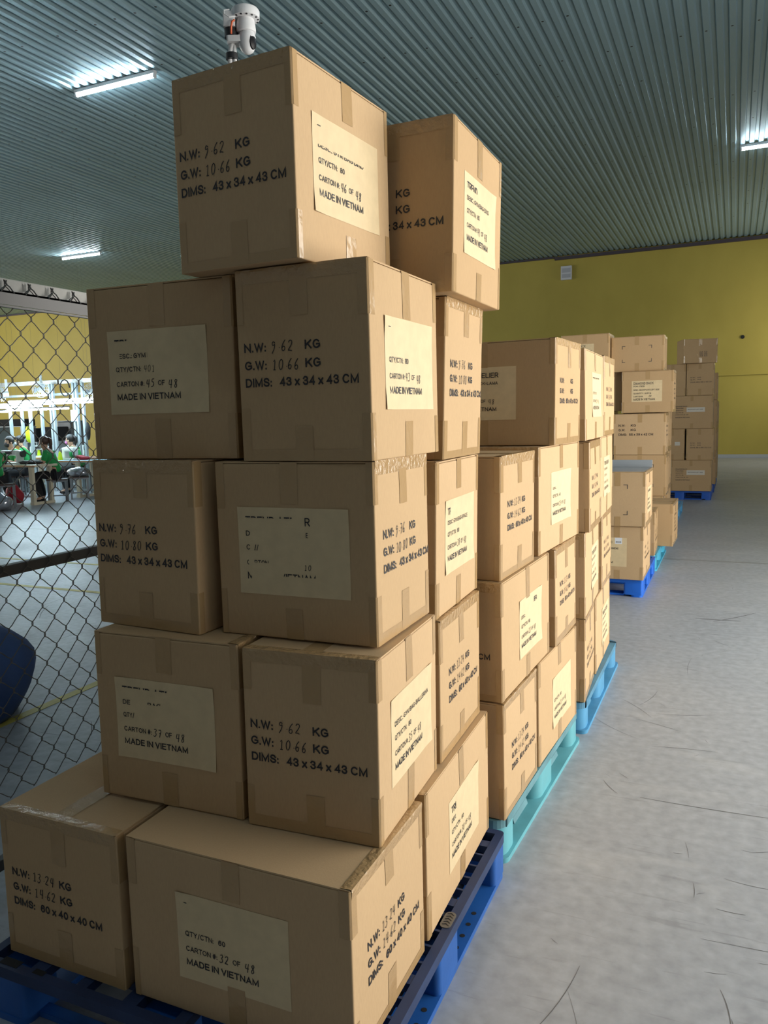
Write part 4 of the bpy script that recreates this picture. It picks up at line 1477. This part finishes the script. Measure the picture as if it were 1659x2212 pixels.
# ------------------------------------------------------------------ sewing hall far beyond the fence
ALU = mat('pale_aluminium', (.36, .43, .47), rough=.35, metal=.25)
LEDM = mat('led_diffuser', (.9, .95, 1), emit=((.68, .90, 1.0), 85.0))
GREENS = mat('green_shirt', (.015, .30, .075), rough=.8, var=.15, scale=6)
BLACKC = mat('black_trousers', (.008, .008, .011), rough=.85)
SKIN = mat('skin', (.50, .30, .21), rough=.55)
HAIR = mat('black_hair', (.012, .010, .010), rough=.45)
HAIRB = mat('brown_hair', (.055, .028, .020), rough=.45)
CREAM = mat('cream_laminate', (.62, .56, .42), rough=.4)
WOODE = mat('wood_edge', (.42, .20, .08), rough=.45)
MACH = mat('machine_white', (.62, .66, .66), rough=.35)
DARKM = mat('dark_machine', (.03, .03, .035), rough=.5)
STEELG = mat('stool_grey', (.20, .22, .24), rough=.4, metal=.4)
SEATB = mat('stool_seat', (.06, .03, .025), rough=.45)
LIME = mat('lime_cloth', (.55, .72, .01), rough=.7)
CRIM = mat('crimson_cloth', (.28, .008, .02), rough=.7)
BLKCL = mat('black_cloth', (.012, .012, .014), rough=.85, bump=.4, bscale=14)

g = thing('light_gantry', 'pale aluminium gantry carrying cables and fans above the sewing tables', 'frame', (-14.0, 13.4, 0))
o_ = Vector((-14.0, 13.4, 0))


def gbox(name, a, b, m_=ALU):
    return MB().box(*(Vector(a) - o_), *(Vector(b) - o_), .004).build(name, m_, g)


gbox('top_beam', (-18.5, 13.36, 2.43), (-11.0, 13.44, 2.52), WHITEST)
gbox('lower_beam', (-18.5, 13.37, 2.17), (-11.0, 13.43, 2.22))
for u, wd, y, top in ((23, .05, 12.6, 1.95), (48, .05, 12.9, 2.0), (66, .06, 12.6, 1.95), (91, .05, 12.9, 2.0), (112, .05, 13.30, 2.43), (122, .05, 13.34, 2.43), (163, .05, 13.30, 2.43), (172, .05, 13.33, 2.43), (182, .06, 13.36, 2.43)):
    p = px(u, 900, y=y)
    if u in (112, 182):
        gbox('post', (p.x - wd / 2, y - .03, .0), (p.x + wd / 2, y + .03, top))
    else:
        lb = {23: 'leftmost', 48: 'second', 66: 'third', 91: 'fourth', 122: 'fifth', 163: 'sixth', 172: 'seventh'}[u]
        o = MB().box(-wd / 2, -.03, 0, wd / 2, .03, top, .004).build('aluminium_post', ALU, loc=(p.x, 13.29 if u > 100 else y, 0))
        o['label'] = '%s pale aluminium post from the left among those above the sewing workers' % lb
        o['category'] = 'post'; o['group'] = 'aluminium posts among the sewing tables'
mb = MB()
q = px(140, 838, y=13.2) - o_
mb.tube([q + Vector((math.cos(a) * .14, 0, math.sin(a) * .18)) for a in [k * .5 for k in range(12)]], .014, 6)
mb.build('cable_coil', BLKCL, g, smooth=True)

for k, (u0, u1, v, y, lb) in enumerate(((18, 215, 866.5, 13.1, 'farthest'), (-40, 215, 873.5, 12.7, 'fourth nearest'), (-40, 92, 880, 12.3, 'middle'),
                                        (14, 150, 885, 11.95, 'second nearest'), (-60, 17, 891, 11.6, 'nearest'))):
    a, b = px(u0, v, y=y), px(u1, v, y=y)
    z = (a.z + b.z) / 2
    t = thing('led_strip_light', '%s of the five bright strip lights hanging over the sewing tables' % lb, 'light', ((a.x + b.x) / 2, y, z), 0, 'strip lights over the sewing tables')
    L = abs(b.x - a.x) / 2
    MB().box(-L, -.015, .022, L, .015, .05).build('housing', WHITEM, t)
    MB().cyl((-L + .02, 0, .004), (L - .02, 0, .004), .017, 10).build('diffuser', LEDM, t, smooth=True)
    for sx_ in (-.8, .8):
        MB().cyl((sx_ * L, 0, .05), (sx_ * L, 0, ZC - z - .002), .0012, 5).build('hanger', STEELG, t)


def fan(u, v, y, label, rot):
    p = px(u, v, y=y)
    t = thing('wall_fan', label, 'fan', p, rot, 'white fans on the gantry')
    mb = MB()
    for r in (.06, .10, .14, .17):
        mb.tube([(-.04 if r > .1 else -.06, r * math.cos(a), r * math.sin(a)) for a in [2 * PI * k / 20 for k in range(21)]], .005, 5)
    for k in range(14):
        a = 2 * PI * k / 14
        mb.tube([(-.07, .02 * math.cos(a), .02 * math.sin(a)), (-.055, .1 * math.cos(a), .1 * math.sin(a)), (0, .175 * math.cos(a), .175 * math.sin(a)), (.05, .12 * math.cos(a), .12 * math.sin(a))], .003, 4)
    mb.build('cage', MACH, t, smooth=True)
    mb = MB()
    for k in range(3):
        a = 2 * PI * k / 3
        mb.add([(-.01, .02 * math.cos(a), .02 * math.sin(a)), (-.03, .14 * math.cos(a - .5), .14 * math.sin(a - .5)), (.0, .15 * math.cos(a), .15 * math.sin(a)), (.02, .13 * math.cos(a + .5), .13 * math.sin(a + .5))], [(0, 1, 2, 3)])
    mb.build('blades', ALU, t)
    mb = MB(); mb.cyl((.0, 0, 0), (.12, 0, 0), .06, 14)
    mb.build('motor', MACH, t, smooth=True)
    MB().box(.06, -.025, -.02, .11, .025, .33).build('bracket', MACH, t)


fan(6, 851, 12.9, 'round white cage fan at the left edge under the gantry beam', 1.0)
fan(88, 842, 12.9, 'white fan in the middle of the gantry seen edge-on', 2.2)
fan(198, 846, 12.9, 'white fan of the gantry beside the edge of the cartons', 2.0)
p = px(152, 886, y=13.25); q = px(168, 910, y=13.25)
o = MB().box(p.x, 13.25, q.z, q.x, 13.258, p.z).build('paper_notice', mat('notice_white', (.62, .72, .76), rough=.6)); o['label'] = 'blank white sheet hanging from the gantry posts near the cartons'; o['category'] = 'notice'


def skin(name, pts, edges, material, parent, lvl=2):
    """one continuous tapered surface grown round a skeleton"""
    keys = list(pts)
    me = bpy.data.meshes.new(name)
    me.from_pydata([pts[k][:3] for k in keys], [(keys.index(a), keys.index(b)) for a, b in edges], [])
    o = bpy.data.objects.new(name, me)
    COL.objects.link(o)
    md = o.modifiers.new('skin', 'SKIN')
    md.use_smooth_shade = True
    for k, v in zip(keys, me.skin_vertices[0].data):
        v.radius = (pts[k][3], pts[k][3])
        v.use_root = False
    me.skin_vertices[0].data[0].use_root = True
    sb = o.modifiers.new('sub', 'SUBSURF')
    sb.levels = sb.render_levels = lvl
    bpy.context.view_layer.update()
    m2 = bpy.data.meshes.new_from_object(o.evaluated_get(bpy.context.evaluated_depsgraph_get()))
    bpy.data.objects.remove(o)
    m2.name = name
    m2.materials.clear()
    m2.materials.append(material)
    m2.shade_smooth()
    r = bpy.data.objects.new(name, m2)
    COL.objects.link(r)
    r.parent = parent
    return r


def person(label, x, y, heading, mask, hair=HAIR, style='bun', shirt=GREENS, lean=0.0, scale=1.0, dz=0.0):
    t = thing('person', label, 'person', (x, y, 0), heading, 'sewing workers in green shirts')
    t.scale = (scale, scale, scale)
    b = {}
    b['pelvis'] = (0, 0, .56, .115)
    b['belly'] = (.03 + lean * .3, 0, .69, .105)
    b['chest'] = (.08 + lean * .7, 0, .87, .11)
    b['upper'] = (.11 + lean, 0, .98, .085)
    b['neck'] = (.145 + lean, 0, 1.05, .043)
    hx, hz = .18 + lean, 1.16
    b['jaw'] = (hx + .01, 0, hz - .045, .058)
    b['skull'] = (hx, 0, hz + .035, .082)
    b['crown'] = (hx - .01, 0, hz + .09, .06)
    b['nose'] = (hx + .088, 0, hz - .012, .013)
    e = [('pelvis', 'belly'), ('belly', 'chest'), ('chest', 'upper'), ('upper', 'neck'), ('neck', 'jaw'), ('jaw', 'skull'), ('skull', 'crown'), ('jaw', 'nose')]
    for s, q in ((1, 'l'), (-1, 'r')):
        b['sh' + q] = (.10 + lean, s * .155, .965, .052)
        b['el' + q] = (.17 + lean, s * .20, .745, .038)
        b['wr' + q] = (.37 + lean, s * .12, .80, .025)
        b['pa' + q] = (.43 + lean, s * .105, .80, .026)
        e += [('upper', 'sh' + q), ('sh' + q, 'el' + q), ('el' + q, 'wr' + q), ('wr' + q, 'pa' + q)]
        for k in range(4):
            ln = (.060, .068, .064, .050)[k]
            yy = s * (.105 + (k - 1.5) * .018)
            b['f%d%s' % (k, q)] = (.455 + lean + ln * .5, yy, .803, .0085)
            b['g%d%s' % (k, q)] = (.455 + lean + ln, yy - s * .003, .788, .007)
            e += [('pa' + q, 'f%d%s' % (k, q)), ('f%d%s' % (k, q), 'g%d%s' % (k, q))]
        b['t' + q] = (.44 + lean, s * .062, .795, .0095)
        b['u' + q] = (.475 + lean, s * .05, .79, .008)
        e += [('pa' + q, 't' + q), ('t' + q, 'u' + q)]
        b['hi' + q] = (.05, s * .085, .54, .085)
        b['kn' + q] = (.40, s * .11, .545, .060)
        b['an' + q] = (.30, s * .11, .10, .038)
        b['to' + q] = (.43, s * .115, .04, .028)
        e += [('pelvis', 'hi' + q), ('hi' + q, 'kn' + q), ('kn' + q, 'an' + q), ('an' + q, 'to' + q)]
    skin('body', b, e, SKIN, t)
    G = .016
    sk = ['pelvis', 'belly', 'chest', 'upper'] + [a + q for q in 'lr' for a in ('sh', 'el')]
    c = {k: b[k][:3] + (b[k][3] + G,) for k in sk}
    c['neckb'] = (b['neck'][0] - .006, 0, 1.015, .06)
    for q in 'lr':        # short sleeves end above the elbow
        a, d = Vector(b['sh' + q][:3]), Vector(b['el' + q][:3])
        m_ = a.lerp(d, .72)
        c['el' + q] = (*m_, .056)
    ee = [('pelvis', 'belly'), ('belly', 'chest'), ('chest', 'upper'), ('upper', 'neckb')] + [('upper', 'sh' + q) for q in 'lr'] + [('sh' + q, 'el' + q) for q in 'lr']
    skin('shirt', c, ee, shirt, t)
    d = {'pelvis': (0, 0, .55, .125)}
    ee = []
    for q in 'lr':
        for a in ('hi', 'kn', 'an'):
            v = b[a + q]
            d[a + q] = v[:3] + (v[3] + .018,)
        ee += [('pelvis', 'hi' + q), ('hi' + q, 'kn' + q), ('kn' + q, 'an' + q)]
    skin('trousers', d, ee, BLACKC, t)
    for s in (1, -1):
        MB().ball((.37, s * .113, .042), .085, .040, .036, 12, 8, floor=.004).build('shoe', BLACKC, t, smooth='all')
    # hair: cap over the skull with the face left free
    mb = MB()
    mb.ball((hx - .018, 0, hz + .048), .098, .095, .095, 18, 12)
    mb.v = [(q[0], q[1], q[2]) if not (q[0] > hx + .03 and q[2] < hz + .055) else (hx + .03, q[1] * .95, q[2]) for q in mb.v]
    hh = mb.build('hair', hair, t, smooth='all')
    mb = MB()
    if style == 'bun':
        mb.ball((hx - .105, 0, hz + .10), .045, .05, .045, 12, 8)
    else:
        mb.tube([(hx - .09, 0, hz + .10), (hx - .135, 0, hz + .06), (hx - .14, 0, hz - .03), (hx - .12, 0, hz - .11)], [.03, .036, .03, .012], 10)
    mb.build('tied_hair', hair, hh, smooth='all')
    for s in (1, -1):
        MB().ball((hx + .077, s * .030, hz + .018), .007, .012, .008, 10, 6).build('eye', mat('eye_dark', (.02, .015, .012), rough=.3), t, smooth='all')
        MB().ball((hx - .002, s * .083, hz + .0), .018, .009, .028, 10, 6).build('ear', SKIN, t, smooth='all')
    mb = MB()
    mb.ball((hx + .028, 0, hz - .038), .072, .066, .056, 16, 10)
    mb.v = [(max(q[0], hx + .03), q[1], q[2]) for q in mb.v]
    mb.build('face_mask', mask, t, smooth='all')
    return t


def face_dir(dx, dy):
    return math.atan2(dy, dx)


M_W = mat('mask_white', (.60, .64, .66), rough=.7)
M_P = mat('mask_pink', (.62, .22, .52), rough=.7)
M_B = mat('mask_black', (.02, .02, .03), rough=.7)
M_C = mat('mask_pale_blue', (.45, .60, .68), rough=.7)
LEFT = face_dir(-.74, -.67)
person('seated person in green shirt and black trousers bending over black cloth at the near table', -12.16, 11.42, face_dir(-.86, -.5), M_W, HAIRB, 'tail', lean=.03)
person('seated person in green shirt with a pink face mask behind a sewing machine', -13.10, 12.98, face_dir(-.90, -.44), M_P, HAIR, 'tail', lean=.02)
person('seated person with a black face mask bending over lime cloth behind the nearest machine', -13.78, 12.02, face_dir(-.2, -.95), M_B, HAIR, 'bun', lean=.06)
person('person with black hair partly hidden behind the one in the black mask', -14.42, 12.82, LEFT, M_W, HAIR, 'bun', lean=.02)
person('person in green at the left edge of the picture wearing a pale blue mask', -14.50, 12.02, face_dir(.2, -.95), M_C, HAIR, 'bun', lean=.03)
person('person in green cut off by the left edge on the nearest stool', -12.42, 10.28, face_dir(-.95, .2), M_W, HAIR, 'bun')
person('person in green half hidden by the edge of the cartons', -12.30, 13.12, face_dir(-.4, -.9), M_W, HAIR, 'bun')


def table(label, x0, x1, y, d, legs, top=CREAM):
    t = thing('sewing_table', label, 'table', ((x0 + x1) / 2, y, 0), 0, 'sewing tables')
    w_ = (x1 - x0) / 2
    MB().box(-w_, -d / 2, .725, w_, d / 2, .765, .004).build('tabletop', top, t)
    MB().box(-w_, -d / 2 - .012, .735, w_, -d / 2 + .001, .764).build('edge_band', WOODE, t)
    for lx in legs:
        for ly in (-d / 2 + .06, d / 2 - .06):
            MB().box(lx - .045, ly - .03, .05, lx + .045, ly + .03, .725).build('leg', CREAM, t)
        MB().box(lx - .05, -d / 2 + .02, .0, lx + .05, d / 2 - .02, .05).build('foot_bar', CREAM, t)
    MB().box(-w_ + .3, -.02, .12, w_ - .3, .02, .16).build('cross_bar', ALU, t)
    return t


T1X0, T1X1, T1Y = -14.9, -12.02, 11.05
table('cream sewing table nearest the fence with a wooden front edge', T1X0, T1X1, T1Y, .55, (-1.1, 1.28))
table('pale blue-topped sewing table in the second row beside the cartons', -13.05, -11.2, 12.40, .55, (-.25, .72), mat('pale_blue_top', (.30, .48, .58), rough=.4))
table('sewing table in the third row behind the gantry posts', -15.6, -12.2, 13.62, .5, (-1.3, 1.3))


def machine(label, x, y, rot):
    t = thing('sewing_machine', label, 'sewing machine', (x, y, .766), rot, 'white sewing machines')
    MB().box(-.25, -.09, 0, .25, .09, .035, .006).build('bed', MACH, t)
    MB().box(.13, -.06, .034, .24, .06, .26, .02).build('column', MACH, t)
    MB().box(-.22, -.055, .17, .20, .055, .275, .025).build('arm', MACH, t)
    MB().box(-.24, -.045, .10, -.15, .045, .25, .015).build('head', MACH, t)
    mb = MB(); mb.cyl((.245, 0, .20), (.29, 0, .20), .065, 18); mb.build('hand_wheel', DARKM, t, smooth=True)
    mb = MB(); mb.cyl((-.195, 0, .036), (-.195, 0, .10), .006, 8); mb.build('needle_bar', STEELG, t, smooth=True)
    MB().box(-.10, -.058, .20, .05, -.0545, .25).build('control_panel', DARKM, t)
    return t


p = px(40, 985, y=11.05); machine('sewing machine on the nearest table left of the bending person', p.x - .16, 11.03, .15)
p = px(150, 975, y=12.40); machine('sewing machine on the second table beside the lime bottle', p.x, 12.42, 2.9)
p = px(8, 985, y=11.05); machine('sewing machine at the left end of the nearest table, cut by the picture edge', p.x - .60, 11.07, .1)
p = px(88, 965, y=13.62); machine('sewing machine on the third-row table behind the brown-haired person', p.x, 13.6, .3)
p = px(165, 962, y=13.62); machine('sewing machine on the third-row table behind the gantry post', p.x, 13.6, .2)

for k, (u, v, y, c, lb) in enumerate(((53, 951, 13.55, DARKM, 'leftmost of three dark thread cones on the third-row table'), (60, 951, 13.55, DARKM, 'middle one of three dark thread cones on the third-row table'),
                                      (111, 950, 13.55, DARKM, 'dark thread cone on the third-row table right of the brown-haired person'), (82, 948, 13.6, LIME, 'lime thread cone standing behind the brown-haired person'), (130, 985, 12.30, LIME, 'lime bottle on the second table by the sewing machine'))):
    p = px(u, v, y=y)
    t = thing('thread_cone', lb, 'thread cone', (p.x, y, .766), 0, 'thread cones and bottles on the tables')
    mb = MB(); mb.lathe([(.045, 0.0), (.047, .02), (.030, .16), (.012, .17), (.01, .19)], (0, 0, 0), 14); mb.build('spool', c, t, smooth=True)
    mb = MB(); mb.lathe([(.052, -.0), (.052, .006)], (0, 0, 0), 14); mb.build('base', MACH, t, smooth=True)


def cloth(name, label, cat, c, r, m_, bump=.3, floor=None, grp=None):
    mb = MB()
    mb.ball(c, *r, 20, 12, bumpy=bump, sc=7, floor=floor)
    o = mb.build(name, m_, smooth='all')
    o['label'] = label; o['category'] = cat
    if grp:
        o['group'] = grp


cloth('cloth_bundle', 'black cloth under the hands of the person in the green shirt at the near table', 'cloth', (-12.48, 11.12, .795), (.34, .15, .045), BLKCL, floor=.767)
cloth('cloth_bundle', 'black cloth heap hanging at the left end of the near table', 'cloth', (-13.1, 10.90, .80), (.16, .12, .06), BLKCL, floor=.767)
p = px(22, 970, y=12.02); cloth('cloth_bundle', 'lime yellow cloth held under the black face mask', 'cloth', (-13.92, 11.5, .90), (.13, .10, .12), LIME)
p = px(66, 940, y=13.3); cloth('lime_garment', 'lime yellow garment hanging from the gantry behind the workers', 'garment', (p.x, 13.25, p.z), (.10, .06, .20), LIME)
p = px(176, 985, y=12.5); cloth('cloth_bundle', 'crimson cloth lying on the second table between machine and post', 'cloth', (p.x, 12.5, .80), (.2, .12, .06), CRIM, floor=.767)
p = px(190, 930, y=13.2); cloth('dark_garment', 'dark garment hanging beside the gantry posts at the edge of the cartons', 'garment', (p.x, 13.2, p.z), (.06, .06, .2), BLKCL)


def stool(label, x, y, rot=.0):
    t = thing('work_stool', label, 'stool', (x, y, 0), rot, 'grey work stools')
    MB().box(-.19, -.15, .43, .19, .15, .455, .006).build('seat', SEATB, t)
    for sx_ in (-.16, .16):
        for sy_ in (-.12, .12):
            MB().box(sx_ - .017, sy_ - .017, 0, sx_ + .017, sy_ + .017, .43).build('leg', STEELG, t)
    MB().box(-.16, -.13, .12, .16, -.11, .145).build('foot_rail', STEELG, t)
    MB().box(-.18, -.14, .40, .18, .14, .43).build('apron', STEELG, t)


stool('grey work stool nearest the fence at the left edge of the picture', -12.30, 10.30, .8)
stool('grey work stool with a plastic-wrapped bundle right of the brown-haired person', -12.20, 12.02, .8)
stool('grey work stool under the brown-haired person in black trousers', -12.16, 11.42, .7)
stool('grey work stool under the person in the black face mask', -13.78, 12.02, .1)
stool('grey work stool under the person in the pink face mask', -13.10, 12.98, .2)
stool('grey work stool under the person behind the black mask', -14.42, 12.82, .5)
stool('grey work stool under the person in the pale blue mask', -14.50, 12.02, .1)
stool('grey work stool under the person half hidden by the cartons', -12.30, 13.12, .4)
FILM = mat('clear_film', (.36, .38, .42), rough=.12, metal=.55, bump=.8, bscale=8)
cloth('wrapped_bundle', 'silvery plastic-wrapped bundle on the stool right of the brown-haired person', 'bundle', (-12.20, 12.02, .545), (.22, .17, .10), FILM, .35, floor=.457)
cloth('plastic_bag', 'crumpled clear plastic bag on the floor under the nearest stool', 'bag', (-12.05, 9.95, .14), (.28, .22, .17), FILM, .35, floor=.003)
cloth('red_bag', 'dark red bag on the floor behind the nearest stool', 'bag', (-12.62, 10.78, .20), (.17, .15, .20), CRIM, .3, floor=.003)

# dark stock against the far wall of the sewing hall
for u0, u1, v0, v1, y, lb in ((-10, 45, 905, 922, 16.0, 'black fabric bales on the far rack, leftmost'), (56, 78, 925, 955, 15.8, 'tall black fabric bale behind the lime garment'),
                              (88, 118, 922, 953, 15.8, 'wide black fabric bale behind the brown-haired person'), (126, 152, 910, 955, 16.6, 'grey cabinet beyond the pink-masked person')):
    a, b = px(u0, v1, y=y), px(u1, v0, y=y)
    t = thing('fabric_bale' if 'bale' in lb else 'metal_cabinet', lb, 'fabric bale' if 'bale' in lb else 'cabinet', ((a.x + b.x) / 2, y, 0))
    w_ = abs(b.x - a.x) / 2
    mm = BLKCL if 'bale' in lb else STEELG
    MB().box(-w_, 0, max(.78, a.z) if 'bale' in lb else .05, w_, .5, b.z, .03).build('bale' if 'bale' in lb else 'cabinet_body', mm, t)
    for sx_ in (-w_ + .03, w_ - .03):
        MB().box(sx_ - .02, .0, 0, sx_ + .02, .5, max(.78, a.z) if 'bale' in lb else .05).build('leg', ALU, t)
    MB().box(-w_, -.02, max(.76, a.z - .02) if 'bale' in lb else b.z, w_, .52, max(.78, a.z) if 'bale' in lb else b.z + .02).build('shelf', ALU, t)
